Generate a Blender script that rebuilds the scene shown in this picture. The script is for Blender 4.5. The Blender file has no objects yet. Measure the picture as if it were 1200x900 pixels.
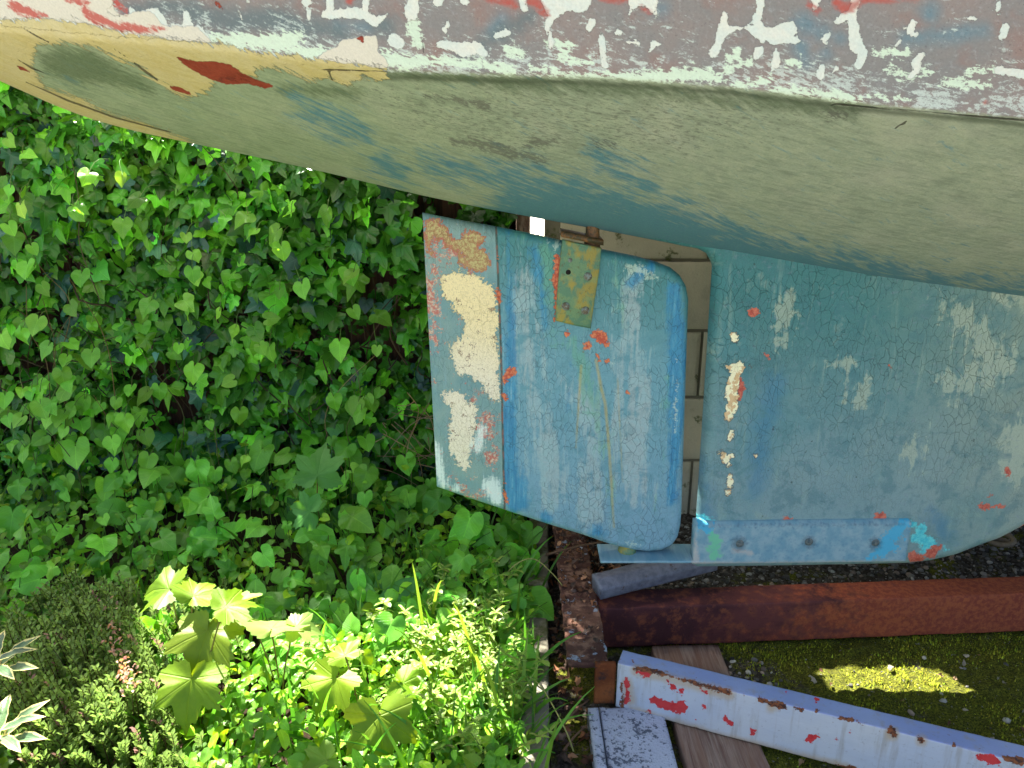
import bpy, math, random
import numpy as np
from math import radians, sin, cos, tan, pi

# ------------------------------------------------------------------ camera, sky, sun, exposure
CAMZ, PITCH, F = 1.15, radians(18.0), 900.0          # eye height, downward tilt, focal length in px of a 1200x900 frame
scene = bpy.context.scene
col = scene.collection
cam_data = bpy.data.cameras.new('camera')
cam_data.sensor_width = 36.0; cam_data.lens = 27.0
cam_data.clip_start = 0.02; cam_data.clip_end = 500
cam = bpy.data.objects.new('camera', cam_data); col.objects.link(cam)
cam.location = (0, 0, CAMZ); cam.rotation_euler = (pi / 2 - PITCH, 0, 0)
scene.camera = cam

SUN = np.array([-0.55, 1.0, 1.6])                    # direction towards the sun: behind the wall, off to the left
SUN = SUN / np.linalg.norm(SUN)
SUN_EL = math.asin(SUN[2]); SUN_AZ = math.atan2(SUN[0], SUN[1])
world = bpy.data.worlds.new('World'); scene.world = world; world.use_nodes = True
wn = world.node_tree
bg = wn.nodes['Background']; bg.inputs['Strength'].default_value = 0.09
sky = wn.nodes.new('ShaderNodeTexSky'); sky.sky_type = 'NISHITA'; sky.sun_disc = False
sky.sun_elevation = SUN_EL; sky.sun_rotation = SUN_AZ
sky.air_density = 0.7; sky.dust_density = 5.0; sky.ozone_density = 0.4
wn.links.new(sky.outputs[0], bg.inputs[0])
sl = bpy.data.lights.new('sun', 'SUN'); sl.energy = 5.0; sl.angle = radians(0.5); sl.color = (1.0, 0.95, 0.86)
so = bpy.data.objects.new('sun', sl); col.objects.link(so); so.location = (1, 4, 6)
so.rotation_euler = (pi / 2 - SUN_EL, 0, pi - SUN_AZ)
scene.view_settings.view_transform = 'Standard'; scene.view_settings.look = 'None'
scene.view_settings.gamma = 1; scene.view_settings.use_curve_mapping = False
scene.view_settings.exposure = 2.5
scene.cycles.max_bounces = 6; scene.cycles.diffuse_bounces = 4; scene.cycles.glossy_bounces = 2
scene.cycles.transmission_bounces = 4; scene.cycles.transparent_max_bounces = 4
scene.cycles.use_denoising = True

rng = np.random.default_rng(11)
CP, SP = cos(PITCH), sin(PITCH)

def P(px, py, Y):                                     # the point on the vertical plane y = Y seen at a photo pixel
    u, v = (px - 600) / F, (450 - py) / F
    t = Y / (CP + v * SP)
    return np.array([u * t, Y, CAMZ + t * (-SP + v * CP)])
def G(px, py, z):                                     # the point on the level plane at height z
    u, v = (px - 600) / F, (450 - py) / F
    t = (z - CAMZ) / (-SP + v * CP)
    return np.array([u * t, t * (CP + v * SP), z])
def proj(V):
    V = np.asarray(V, float); rz = V[..., 2] - CAMZ
    d = np.maximum(V[..., 1] * CP - rz * SP, 0.05)
    return 600 + F * V[..., 0] / d, 450 - F * (V[..., 1] * SP + rz * CP) / d

# ------------------------------------------------------------------ numpy noise
def _hash(i, j, k, s):
    h = (i.astype(np.int64) * 374761393 + j.astype(np.int64) * 668265263 + k.astype(np.int64) * 2147483647 + s * 974634777) & 0xffffffff
    h = ((h ^ (h >> 13)) * 1274126177) & 0xffffffff
    return ((h ^ (h >> 16)) & 0xffff) / 65535.0
def vnoise(p, s=0):
    p = np.asarray(p, float); i = np.floor(p).astype(int); f = p - i; f = f * f * (3 - 2 * f)
    r = 0
    for a in (0, 1):
        for b in (0, 1):
            for c in (0, 1):
                w = (f[..., 0] if a else 1 - f[..., 0]) * (f[..., 1] if b else 1 - f[..., 1]) * (f[..., 2] if c else 1 - f[..., 2])
                r = r + w * _hash(i[..., 0] + a, i[..., 1] + b, i[..., 2] + c, s)
    return r
def fbm(p, sc, o=4, s=0):
    p = np.asarray(p, float) * sc; r = 0; a = .5; t = 0
    for k in range(o):
        r = r + a * vnoise(p, s + k); t += a; a *= .5; p = p * 2.03
    return r / t

# ------------------------------------------------------------------ shader helper
class V:
    def __init__(s, m, k): s.m, s.k = m, k
    def _o(s, op, b, c=None): return s.m.math(op, s, b, c)
    def __add__(s, b): return s._o('ADD', b)
    __radd__ = __add__
    def __sub__(s, b): return s._o('SUBTRACT', b)
    def __rsub__(s, b): return s.m.math('SUBTRACT', b, s)
    def __mul__(s, b): return s._o('MULTIPLY', b)
    __rmul__ = __mul__
class Mat:
    def __init__(s, name, rough=.7, spec=.3):
        s.mat = bpy.data.materials.new(name); s.mat.use_nodes = True
        s.nt = s.mat.node_tree; s.b = s.nt.nodes['Principled BSDF']; s.out = s.nt.nodes['Material Output']
        s.b.inputs['Roughness'].default_value = rough; s.b.inputs['Specular IOR Level'].default_value = spec
        s._tc = None
    def put(s, sock, v):
        if isinstance(v, V): s.nt.links.new(v.k, sock)
        elif isinstance(v, (tuple, list)) and len(v) == 3 and sock.type == 'RGBA': sock.default_value = (*v, 1)
        else: sock.default_value = v
    def N(s, t, **p):
        n = s.nt.nodes.new(t)
        for k, v in p.items(): setattr(n, k, v)
        return n
    def math(s, op, a, b=None, c=None):
        n = s.N('ShaderNodeMath', operation=op)
        for i, v in enumerate((a, b, c)):
            if v is not None: s.put(n.inputs[i], v)
        return V(s, n.outputs[0])
    def ss(s, x, lo, hi, a=0., b=1., lin=False):
        n = s.N('ShaderNodeMapRange', interpolation_type='LINEAR' if lin else 'SMOOTHSTEP')
        s.put(n.inputs[0], x)
        for i, v in enumerate((lo, hi, a, b)): s.put(n.inputs[1 + i], v)
        return V(s, n.outputs[0])
    def attr(s, name, vec=False):
        n = s.N('ShaderNodeAttribute', attribute_name=name)
        return V(s, n.outputs['Vector' if vec == 'v' else 'Color'] if vec else n.outputs['Fac'])
    def obj(s):
        if s._tc is None: s._tc = s.N('ShaderNodeTexCoord')
        return V(s, s._tc.outputs['Object'])
    def uv(s):
        if s._tc is None: s._tc = s.N('ShaderNodeTexCoord')
        return V(s, s._tc.outputs['UV'])
    def sep(s, v):
        n = s.N('ShaderNodeSeparateXYZ'); s.put(n.inputs[0], v); return [V(s, o) for o in n.outputs]
    def mp(s, v, sc=(1, 1, 1), rot=(0, 0, 0), loc=(0, 0, 0)):
        n = s.N('ShaderNodeMapping'); s.put(n.inputs[0], v)
        n.inputs['Scale'].default_value = sc; n.inputs['Rotation'].default_value = rot; n.inputs['Location'].default_value = loc
        return V(s, n.outputs[0])
    def rmp(s, v, ang, sc):                               # streaks running along angle ang (degrees)
        return s.mp(s.mp(v, rot=(0, 0, radians(-ang))), sc=sc)
    def noise(s, v, sc, det=4, ro=.55, dist=0):
        n = s.N('ShaderNodeTexNoise'); s.put(n.inputs['Vector'], v)
        n.inputs['Scale'].default_value = sc; n.inputs['Detail'].default_value = det
        n.inputs['Roughness'].default_value = ro; n.inputs['Distortion'].default_value = dist
        return V(s, n.outputs['Fac'])
    def warp(s, v, sc, amt):
        n = s.N('ShaderNodeTexNoise'); s.put(n.inputs['Vector'], v); n.inputs['Scale'].default_value = sc; n.inputs['Detail'].default_value = 3
        a = s.N('ShaderNodeVectorMath', operation='SCALE'); s.nt.links.new(n.outputs['Color'], a.inputs[0]); a.inputs['Scale'].default_value = amt
        b = s.N('ShaderNodeVectorMath', operation='ADD'); s.put(b.inputs[0], v); s.nt.links.new(a.outputs[0], b.inputs[1])
        return V(s, b.outputs[0])
    def voro(s, v, sc, feat='DISTANCE_TO_EDGE', out='Distance'):
        n = s.N('ShaderNodeTexVoronoi', feature=feat); s.put(n.inputs['Vector'], v); n.inputs['Scale'].default_value = sc
        return V(s, n.outputs[out])
    def mix(s, f, a, b, mode='MIX'):
        n = s.N('ShaderNodeMix', data_type='RGBA', blend_type=mode)
        s.put(n.inputs[0], f); s.put(n.inputs[6], a); s.put(n.inputs[7], b)
        return V(s, n.outputs[2])
    def ramp(s, f, stops):
        n = s.N('ShaderNodeValToRGB'); s.put(n.inputs[0], f); e = n.color_ramp.elements
        while len(e) < len(stops): e.new(.5)
        for i, (p, c) in enumerate(stops): e[i].position = p; e[i].color = (*c, 1)
        return V(s, n.outputs[0])
    def base(s, c): s.put(s.b.inputs['Base Color'], c)
    def rough(s, c): s.put(s.b.inputs['Roughness'], c)
    def bump(s, h, dist=.002, st=1.):
        n = s.N('ShaderNodeBump'); n.inputs['Distance'].default_value = dist; n.inputs['Strength'].default_value = st
        s.put(n.inputs['Height'], h); s.nt.links.new(n.outputs[0], s.b.inputs['Normal'])
def rgb(r, g, b, k=1.0):                                # sRGB 0..255 to linear
    f = lambda c: ((c / 255) / 12.92 if c / 255 < .04045 else ((c / 255 + .055) / 1.055) ** 2.4) * k
    return (f(r), f(g), f(b))

# ------------------------------------------------------------------ object helpers
def tag(o, label=None, cat=None, group=None, kind=None):
    if label: o['label'] = label
    if cat: o['category'] = cat
    if group: o['group'] = group
    if kind: o['kind'] = kind
    return o
def empty(name, loc, label, cat, group=None):
    o = bpy.data.objects.new(name, None); col.objects.link(o); o.location = tuple(map(float, loc)); o.empty_display_size = .1
    return tag(o, label, cat, group)
def link(name, me, mat, parent=None, smooth=True):
    o = bpy.data.objects.new(name, me); col.objects.link(o)
    if mat is not None: me.materials.append(mat.mat if isinstance(mat, Mat) else mat)
    if smooth: me.polygons.foreach_set('use_smooth', np.ones(len(me.polygons), bool))
    if parent is not None:
        o.parent = parent
        q = parent; off = np.zeros(3)
        while q is not None: off += np.array(q.location); q = q.parent
        o.location = tuple(-off)                       # mesh data is written in world metres
    return o
def mesh_tris(name, Vt, T, uv=None, attrs=None, cols=None):
    me = bpy.data.meshes.new(name); n = len(T)
    me.vertices.add(len(Vt)); me.vertices.foreach_set('co', np.asarray(Vt, np.float32).ravel())
    k = T.shape[1]
    me.loops.add(n * k); me.loops.foreach_set('vertex_index', T.astype(np.int32).ravel())
    me.polygons.add(n); me.polygons.foreach_set('loop_start', np.arange(0, n * k, k, dtype=np.int32))
    me.polygons.foreach_set('loop_total', np.full(n, k, np.int32))
    if uv is not None:
        l = me.uv_layers.new(name='UVMap'); l.data.foreach_set('uv', np.asarray(uv, np.float32)[T.ravel()].ravel())
    if attrs:
        for a, v in attrs.items():
            at = me.attributes.new(a, 'FLOAT', 'POINT'); at.data.foreach_set('value', np.asarray(v, np.float32))
    if cols is not None:
        at = me.attributes.new('Col', 'FLOAT_COLOR', 'POINT')
        at.data.foreach_set('color', np.concatenate([cols, np.ones((len(cols), 1))], 1).astype(np.float32).ravel())
    me.update(calc_edges=True); me.validate()
    return me
def grid_faces(nr, nc, wrap=False, off=0):
    r = np.arange(nr - 1)[:, None]; c = np.arange(nc if wrap else nc - 1)[None, :]; c2 = (c + 1) % nc
    return np.stack([r * nc + c, r * nc + c2, (r + 1) * nc + c2, (r + 1) * nc + c], -1).reshape(-1, 4) + off

def seg_sdf(px, py, pts, closed=True):                 # signed distance to a polygon, positive inside
    pts = np.asarray(pts, float); d = np.full(px.shape, 1e9); ins = np.zeros(px.shape, bool)
    n = len(pts)
    for i in range(n):
        a, b = pts[i], pts[(i + 1) % n]; e = b - a
        t = np.clip(((px - a[0]) * e[0] + (py - a[1]) * e[1]) / max(e @ e, 1e-9), 0, 1)
        d = np.minimum(d, np.hypot(px - a[0] - t * e[0], py - a[1] - t * e[1]))
        if a[1] != b[1]:
            c = ((a[1] > py) != (b[1] > py)) & (px < (b[0] - a[0]) * (py - a[1]) / (b[1] - a[1]) + a[0]); ins ^= c
    return np.where(ins, d, -d)
def chain_sdf(px, py, ch):                              # union of tapered capsules
    best = np.full(px.shape, -1e3)
    if len(ch) == 1: ch = [ch[0], ch[0]]
    for a, b in zip(ch[:-1], ch[1:]):
        ex, ey = b[0] - a[0], b[1] - a[1]; L = max(ex * ex + ey * ey, 1e-9)
        t = np.clip(((px - a[0]) * ex + (py - a[1]) * ey) / L, 0, 1)
        best = np.maximum(best, a[2] + t * (b[2] - a[2]) - np.hypot(px - a[0] - t * ex, py - a[1] - t * ey))
    return best
def layer(px, py, shapes):
    out = np.full(px.shape, -30.)
    for sh in shapes:
        xs = [q[0] for q in sh]; ys = [q[1] for q in sh]
        m = (px > min(xs) - 32) & (px < max(xs) + 32) & (py > min(ys) - 32) & (py < max(ys) + 32)
        if not m.any(): continue
        f = chain_sdf if len(sh[0]) == 3 else seg_sdf
        out[m] = np.maximum(out[m], f(px[m], py[m], sh))
    return out

def sweep(name, prof, p0, p1, mat, parent=None, d=.006, bev=.003, rough=0., rs=30, seed=0, layers=None, jag=0., proj_attr=True, dl=None):
    """A bar: closed profile (a across to the left of travel, b up) drawn from p0 to p1."""
    p0, p1 = np.array(p0, float), np.array(p1, float); L = np.linalg.norm(p1 - p0); t = (p1 - p0) / L
    nn = np.cross(t, (0, 0, 1)); nn /= np.linalg.norm(nn); up = np.cross(nn, t)
    pr = np.array(prof, float); k = len(pr); pts = []; nor = []
    for i in range(k):
        a, b, c = pr[i - 1], pr[i], pr[(i + 1) % k]
        u = (a - b) / np.linalg.norm(a - b); w = (c - b) / np.linalg.norm(c - b)
        be = min(bev, .4 * np.linalg.norm(a - b), .4 * np.linalg.norm(c - b))
        q0, q1 = b + u * be, b + w * be
        for s in (0, .5, 1): pts.append((1 - s) ** 2 * q0 + 2 * s * (1 - s) * b + s * s * q1)
        nx = c + (b - c) / np.linalg.norm(b - c) * min(bev, .4 * np.linalg.norm(b - c))
        m = int(np.linalg.norm(nx - q1) / d)
        for j in range(1, m): pts.append(q1 + (nx - q1) * j / m)
    pts = np.array(pts); n = len(pts); ns = max(2, int(L / (dl or d)) + 1)
    tt = np.linspace(0, L, ns)
    V3 = p0 + tt[:, None, None] * t + pts[None, :, 0, None] * nn + pts[None, :, 1, None] * up
    if rough:
        cen = p0 + tt[:, None, None] * t + (pts.mean(0)[0] * nn + pts.mean(0)[1] * up)
        dv = V3 - cen; dv /= np.maximum(np.linalg.norm(dv, axis=-1, keepdims=True), 1e-6)
        V3 = V3 + dv * ((fbm(V3, rs, 4, seed) - .5) * 2 * rough)[..., None]
    if jag: V3[0] -= t * (fbm(V3[0], 60, 3, seed) * jag)[:, None]; V3[-1] += t * (fbm(V3[-1], 60, 3, seed) * jag)[:, None]
    vv = V3.reshape(-1, 3); q = grid_faces(ns, n, True)[:, ::-1]
    c0, c1 = V3[0].mean(0), V3[-1].mean(0); vv = np.concatenate([vv, [c0, c1]]); b = ns * n
    i = np.arange(n); j = (i + 1) % n
    caps = np.concatenate([np.stack([i, j, np.full(n, b)], 1), np.stack([j + (ns - 1) * n, i + (ns - 1) * n, np.full(n, b + 1)], 1)])
    T = np.concatenate([q[:, [0, 1, 2]], q[:, [0, 2, 3]], caps])
    al = np.concatenate([np.repeat(tt, n), [0, L]])
    ex, ey = proj(vv); at = {'along': al}
    for a, sh in (layers or {}).items(): at[a] = layer(ex, ey, sh)
    me = mesh_tris(name, vv, T, attrs=at)
    return link(name, me, mat, parent)

def tubes(name, lines, radii, mat, parent=None, sides=6, cols=None):
    VV, TT, CC = [], [], []; off = 0
    for li, (pts, r) in enumerate(zip(lines, radii)):
        pts = np.asarray(pts, float); n = len(pts)
        tg = np.gradient(pts, axis=0); tg /= np.maximum(np.linalg.norm(tg, axis=1, keepdims=True), 1e-9)
        ref = np.array([.31, .2, .93]); a = np.cross(tg, ref); a /= np.maximum(np.linalg.norm(a, axis=1, keepdims=True), 1e-9); b = np.cross(tg, a)
        rr = np.linspace(r, r * .55, n)[:, None] if np.isscalar(r) else np.asarray(r)[:, None]
        th = np.arange(sides) * 2 * pi / sides
        ring = pts[:, None] + rr[:, None] * (np.cos(th)[None, :, None] * a[:, None] + np.sin(th)[None, :, None] * b[:, None])
        VV.append(ring.reshape(-1, 3)); q = grid_faces(n, sides, True, off); TT.append(q[:, [0, 1, 2]]); TT.append(q[:, [0, 2, 3]])
        e = np.arange(1, sides - 1)
        TT.append(np.stack([e * 0, e, e + 1], 1) + off); TT.append(np.stack([e * 0, e + 1, e], 1) + off + (n - 1) * sides)
        if cols is not None: CC.append(np.tile(cols[li], (n * sides, 1)))
        off += n * sides
    me = mesh_tris(name, np.concatenate(VV), np.concatenate(TT), cols=np.concatenate(CC) if cols is not None else None)
    return link(name, me, mat, parent)

def curve_pts(pts, n):
    pts = np.asarray(pts, float); k = len(pts); s = np.linspace(0, k - 1, n); o = []
    for q in s:
        i = min(int(q), k - 2); f = q - i
        p0, p1, p2, p3 = pts[max(i - 1, 0)], pts[i], pts[i + 1], pts[min(i + 2, k - 1)]
        o.append(.5 * (2 * p1 + (p2 - p0) * f + (2 * p0 - 5 * p1 + 4 * p2 - p3) * f ** 2 + (3 * p1 - p0 - 3 * p2 + p3) * f ** 3))
    return np.array(o)
def pline(pts, n):                                       # evenly resampled polyline
    pts = np.asarray(pts, float); L = np.r_[0, np.cumsum(np.linalg.norm(np.diff(pts, axis=0), axis=1))]
    s = np.linspace(0, L[-1], n); return np.stack([np.interp(s, L, pts[:, i]) for i in range(pts.shape[1])], 1)

# ================================================================== MATERIALS
def crackle(m, v, sc, w=.05, stretch=(1, 1, .7)):
    e = m.voro(m.warp(m.mp(v, sc=stretch), 9, .05), sc)
    return 1 - m.ss(e, 0, w)

def hull_material():
    m = Mat('weathered_hull_paint', .62, .3); uv = m.uv()
    up = m.attr('up'); fine = m.noise(uv, 140, 5, .65); med = m.noise(uv, 38, 5, .6); big = m.noise(uv, 7, 4, .6)
    streak = m.noise(m.rmp(uv, -5, (7, 40, 1)), 3.0, 6, .7)
    mot = m.noise(uv, 20, 6, .7, .4); grit = m.noise(uv, 320, 3, .6)
    fstreak = m.noise(m.rmp(uv, 2, (22, 60, 1)), 3.2, 6, .75, .3)
    scrd = m.noise(m.rmp(m.warp(uv, 6, .05), 38, (14, 150, 1)), 2.2, 4, .7)
    diag = m.noise(m.rmp(m.warp(uv, 5, .04), -30, (8, 46, 1)), 2.4, 6, .7)
    # topsides: old grey-brown undercoat with blue, rust-pink and chalky wear
    top = m.mix(m.ss(big, .35, .65), rgb(146, 132, 124), rgb(132, 132, 128))
    top = m.mix(m.ss(m.noise(uv, 16, 5, .6), .5, .68) * .6, top, rgb(146, 118, 108))
    top = m.mix(m.ss(m.attr('teal') + (med - .5) * 18, -10, 16) * .65, top, rgb(84, 134, 148))
    top = m.mix(m.ss(m.attr('slate') + (med - .5) * 26, -10, 14) * .8, top, rgb(96, 116, 118))
    top = m.mix(m.ss(fine, .52, .75) * .45, top, rgb(176, 182, 178))
    scr = m.ss(fstreak * .6 + mot * .4 + m.ss(up, 60, 5) * .09 + m.attr('left') * .03 + m.ss(grit, .3, .7) * .05 - .025, .56, .63)
    top = m.mix(scr * .75, top, rgb(205, 220, 208))
    top = m.mix(m.ss(scrd, .62, .66) * m.ss(up, 70, 20) * m.ss(mot, .45, .55) * .8, top, rgb(212, 222, 212))
    top = m.mix(m.ss(grit + mot * .5, .86, .95) * .35, top, rgb(84, 80, 76))
    top = m.mix(m.ss(m.attr('red') + (fine - .5) * 9 + (med - .5) * 6, -2, 1.5) * .7, top, rgb(180, 84, 70))
    mint = m.ss(m.attr('mint') + (fstreak - .5) * 34 + (fine - .5) * 22 + (mot - .5) * 16, -1.5, 1.5)
    top = m.mix(mint * .9, top, rgb(212, 232, 205))
    white = m.ss(m.attr('white') + (fine - .5) * 10 + (med - .5) * 9 + (grit - .5) * 3, -.4, .4)
    top = m.mix(white, top, m.mix(m.ss(med, .3, .7), rgb(222, 224, 208), rgb(208, 220, 208)))
    top = m.mix(m.ss(m.attr('redtop') + (fine - .5) * 7 + (streak - .5) * 12, -3, 3) * .8, top, rgb(178, 88, 76))
    # underside: chalky olive antifouling over blue
    und = m.mix(m.ss(streak, .2, .8), rgb(130, 144, 120), rgb(156, 168, 144))
    und = m.mix(m.ss(big, .45, .7) * .6, und, rgb(164, 170, 150))
    und = m.mix(m.ss(mot * .6 + diag * .4, .46, .62) * .32, und, rgb(176, 184, 152))
    und = m.mix(m.ss(mot * .5 + streak * .5, .52, .4) * .28, und, rgb(112, 124, 104))
    und = m.mix(m.ss(m.noise(uv, 60, 5, .7), .5, .7) * .35, und, rgb(182, 188, 160))
    und = m.mix(m.ss(m.attr('olive') + (diag - .5) * 50 + (fine - .5) * 18, -8, 10) * .75, und, rgb(84, 100, 74))
    blot = m.noise(m.rmp(m.warp(uv, 4, .08), -24, (5, 11, 1)), 2.6, 5, .6)
    tl = m.ss(m.attr('deep') + (diag - .5) * 120 + (mot - .5) * 50 + (blot - .5) * 76 + 8, -12, 20)
    und = m.mix(1., und, (1.12, 1.12, 1.12), 'MULTIPLY'); und = m.mix(m.ss(m.attr('left'), .1, .75), und, m.mix(1., und, (.92, .98, .84), 'MULTIPLY'));
    und = m.mix(tl * .9, und, m.mix(m.ss(fine, .3, .7), rgb(58, 116, 138), rgb(90, 142, 150)))
    spk = m.noise(m.mp(uv, sc=(26, 70, 1)), 3.2, 5, .75)
    sm = m.ss(spk + m.ss(m.attr('speck') + (big - .5) * 60, -50, 30) * .14, .66, .72)
    und = m.mix(sm * .55, und, rgb(84, 88, 78))
    und = m.mix(m.ss(m.attr('scuff') + (diag - .5) * 40 + (fine - .5) * 26, -2, 3) * .7, und, rgb(98, 100, 90))
    # yellow coat
    yn = m.attr('yellow') + (fine - .5) * 12 + (grit - .5) * 6 + (med - .5) * 10 + (diag - .5) * 34
    yel = m.mix(m.ss(streak, .35, .7), rgb(196, 182, 118), rgb(208, 196, 138))
    yel = m.mix(m.ss(fstreak, .58, .66) * .4, yel, rgb(170, 150, 86)); yel = m.mix(m.ss(mot, .4, .62) * .5, yel, rgb(206, 198, 152))
    yel = m.mix(m.ss(scrd, .64, .67) * .5, yel, rgb(140, 116, 70))
    creamy = m.ss(m.attr('cream') + (med - .5) * 5 + (fine - .5) * 2, -5, 4)
    isup = m.ss(up + (fstreak - .5) * 16 + (fine - .5) * 8, -2.5, 2)
    c = m.mix(isup, und, top)
    seam = m.ss(m.math('ABSOLUTE', up + 7 + (streak - .5) * 10), 6, 0) * m.ss(m.attr('left'), .55, .4)
    c = m.mix(seam * .65, c, rgb(66, 76, 56))
    ym = m.ss(yn, -1.2, 1.2)
    c = m.mix(ym, c, yel)
    cr = m.ss(m.attr('cream') + (med - .5) * 9 + (fine - .5) * 6, -.8, .8)
    c = m.mix(cr, c, rgb(216, 212, 190))
    c = m.mix(m.ss(m.attr('mint') - 2 + (fstreak - .5) * 20, 4, 9) * .5 * ym, c, rgb(214, 226, 180))
    c = m.mix(m.ss(m.attr('rs') + (streak - .5) * 20 + (fine - .5) * 14, -2.5, 2.5) * .88, c, rgb(188, 74, 62))
    bm = m.ss(m.attr('brown') + (fine - .5) * 5 + (grit - .5) * 2, -.4, .4)
    c = m.mix(bm, c, m.mix(m.ss(med, .4, .6), rgb(138, 58, 40), rgb(150, 66, 46)))
    hair = m.ss(m.attr('crack') + (fine - .5) * 1.2, -.4, .4)
    c = m.mix(hair * .8, c, rgb(56, 48, 36))
    c = m.mix(m.ss(grit, .3, .7) * .22, c, m.mix(1., c, (.55, .55, .55), 'MULTIPLY'))
    m.base(c)
    m.rough(m.ss(fine, .3, .7, .5, .75))
    m.bump(white * .5 + ym * .6 + cr * .4 - bm * .4 + fine * .35 + spk * .25 - hair, .003, .85)
    return m

def rudder_material():
    m = Mat('crazed_blue_rudder_paint', .5, .35); o = m.obj(); ob = m.mp(o, sc=(1, .15, 1))
    x, y, z = m.sep(o)
    fine = m.noise(ob, 150, 5, .65); med = m.noise(ob, 40, 5, .6); big = m.noise(ob, 9, 4, .6)
    vs = m.noise(m.mp(o, sc=(22, 1, 2.2)), 2.2, 5, .6, .3)
    fvs = m.noise(m.mp(o, sc=(60, 1, 5)), 2.6, 5, .65)
    pv = m.attr('pv'); pu = m.attr('pu')                  # 0..1 down and across the blade
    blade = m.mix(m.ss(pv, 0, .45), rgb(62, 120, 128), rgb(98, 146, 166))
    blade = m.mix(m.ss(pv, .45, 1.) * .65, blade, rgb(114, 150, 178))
    grit = m.noise(ob, 340, 3, .6); mot = m.noise(ob, 22, 6, .72, .4)
    pale = m.ss(m.attr('pale') + (vs - .5) * 120 + (mot - .5) * 70, -8, 12)
    blade = m.mix(pale * .78, blade, m.mix(m.ss(mot, .4, .6), rgb(150, 164, 172), rgb(140, 170, 180)))
    blade = m.mix(m.ss(mot, .5, .38) * .4, blade, rgb(74, 126, 140))
    blue = m.ss(m.attr('blue') + (vs - .5) * 34 + (med - .5) * 16 + (fine - .5) * 6, -4, 6)
    blade = m.mix(blue * .85, blade, m.mix(m.ss(fvs, .35, .65), rgb(34, 110, 160), rgb(60, 138, 178)))
    blade = m.mix(m.ss(m.attr('verd') - 3 + (vs - .5) * 60 + (mot - .5) * 50, -5, 8) * .6, blade, rgb(92, 152, 132))
    blade = m.mix(m.ss(fvs, .56, .74) * .4, blade, rgb(160, 184, 190))
    chalk = m.ss(m.attr('chalk') + (mot - .5) * 34 + (fine - .5) * 30, -1, 2)
    blade = m.mix(chalk * .6, blade, rgb(176, 198, 190))
    cz = crackle(m, m.warp(ob, 30, .02), 78, .045, (1, 1, .62)) * m.ss(m.noise(ob, 11, 4, .7), .38, .56) * m.ss(fine, .3, .52, .3, 1.)
    cz2 = crackle(m, m.mp(o, sc=(1, .1, .5)), 110, .06) * m.ss(m.noise(ob, 20, 3), .5, .66)
    blade = m.mix(cz * .45, blade, rgb(60, 84, 92)); blade = m.mix(cz2 * .2, blade, rgb(70, 100, 104))
    # trailing board
    bd = m.mix(m.ss(big, .35, .65), rgb(98, 138, 148), rgb(118, 148, 150))
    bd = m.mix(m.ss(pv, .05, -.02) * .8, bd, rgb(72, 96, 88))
    bd = m.mix(m.ss(fvs, .5, .7) * .45, bd, rgb(124, 160, 178))
    pk = m.noise(ob, 52, 5, .75)
    pinks = m.ss(pk * .75 + grit * .25 + m.ss(m.attr('pink') + (med - .5) * 22, -12, 10) * .12, .6, .63)
    bd = m.mix(pinks * .85, bd, m.mix(m.ss(fine, .45, .6), rgb(178, 96, 84), rgb(196, 178, 160)))
    oc = m.attr('ochre') - 1.5 + (med - .5) * 34 + (fine - .5) * 26
    bd = m.mix(m.ss(oc, -2.5, -1), bd, rgb(160, 96, 78))
    bd = m.mix(m.ss(oc, 0, 1.2), bd, m.mix(m.ss(fine, .42, .58), rgb(172, 166, 118), rgb(150, 118, 86)))
    cm = m.attr('cream') + (med - .5) * 24 + (fine - .5) * 26 + (grit - .5) * 10
    holes = m.ss(pk * .7 + grit * .3, .56, .6)
    cmask = m.ss(cm, -.8, .8)
    bd = m.mix(cmask, bd, m.mix(m.ss(pv, .3, .6), rgb(220, 208, 168), rgb(214, 210, 196)))
    bd = m.mix(cmask * m.ss(fine * .6 + grit * .4, .48, .6) * .35, bd, rgb(176, 166, 130)); bd = m.mix(cmask * holes * .8, bd, rgb(130, 110, 92))
    bd = m.mix(m.ss(m.attr('haze') + (fvs - .5) * 20 + (fine - .5) * 16, -3, 5) * .8, bd, rgb(206, 222, 226))
    seam = m.attr('seam')
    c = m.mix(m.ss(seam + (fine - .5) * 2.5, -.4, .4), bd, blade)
    sl_ = m.ss(m.math('ABSOLUTE', seam + (med - .5) * 2), 1.7, .5)
    c = m.mix(sl_ * .8, c, m.mix(m.ss(m.noise(ob, 60, 3), .45, .6), rgb(44, 60, 54), rgb(122, 70, 54)))
    org = m.ss(m.attr('orange') + (fine - .5) * 14 + (med - .5) * 12 + (grit - .5) * 4, -.5, .5)
    c = m.mix(org, c, m.mix(m.ss(fine, .4, .62), rgb(168, 70, 54), rgb(196, 122, 88)))
    run = m.ss(m.attr('run') + (med - .5) * 2, -2.0, 1.2)
    c = m.mix(run * .6, c, rgb(166, 150, 74))
    c = m.mix(1., c, (1.34, 1.30, 1.12), 'MULTIPLY'); c = m.mix(m.ss(grit, .35, .7) * .25, c, m.mix(1., c, (.6, .6, .62), 'MULTIPLY'))
    m.base(c); m.rough(m.ss(fine, .3, .7, .42, .68))
    m.bump(cmask * .7 - org * .5 - cz * .6 - cz2 * .4 - sl_ * 1.2 + fine * .25 + med * .3, .0014, .9)
    return m

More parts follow.
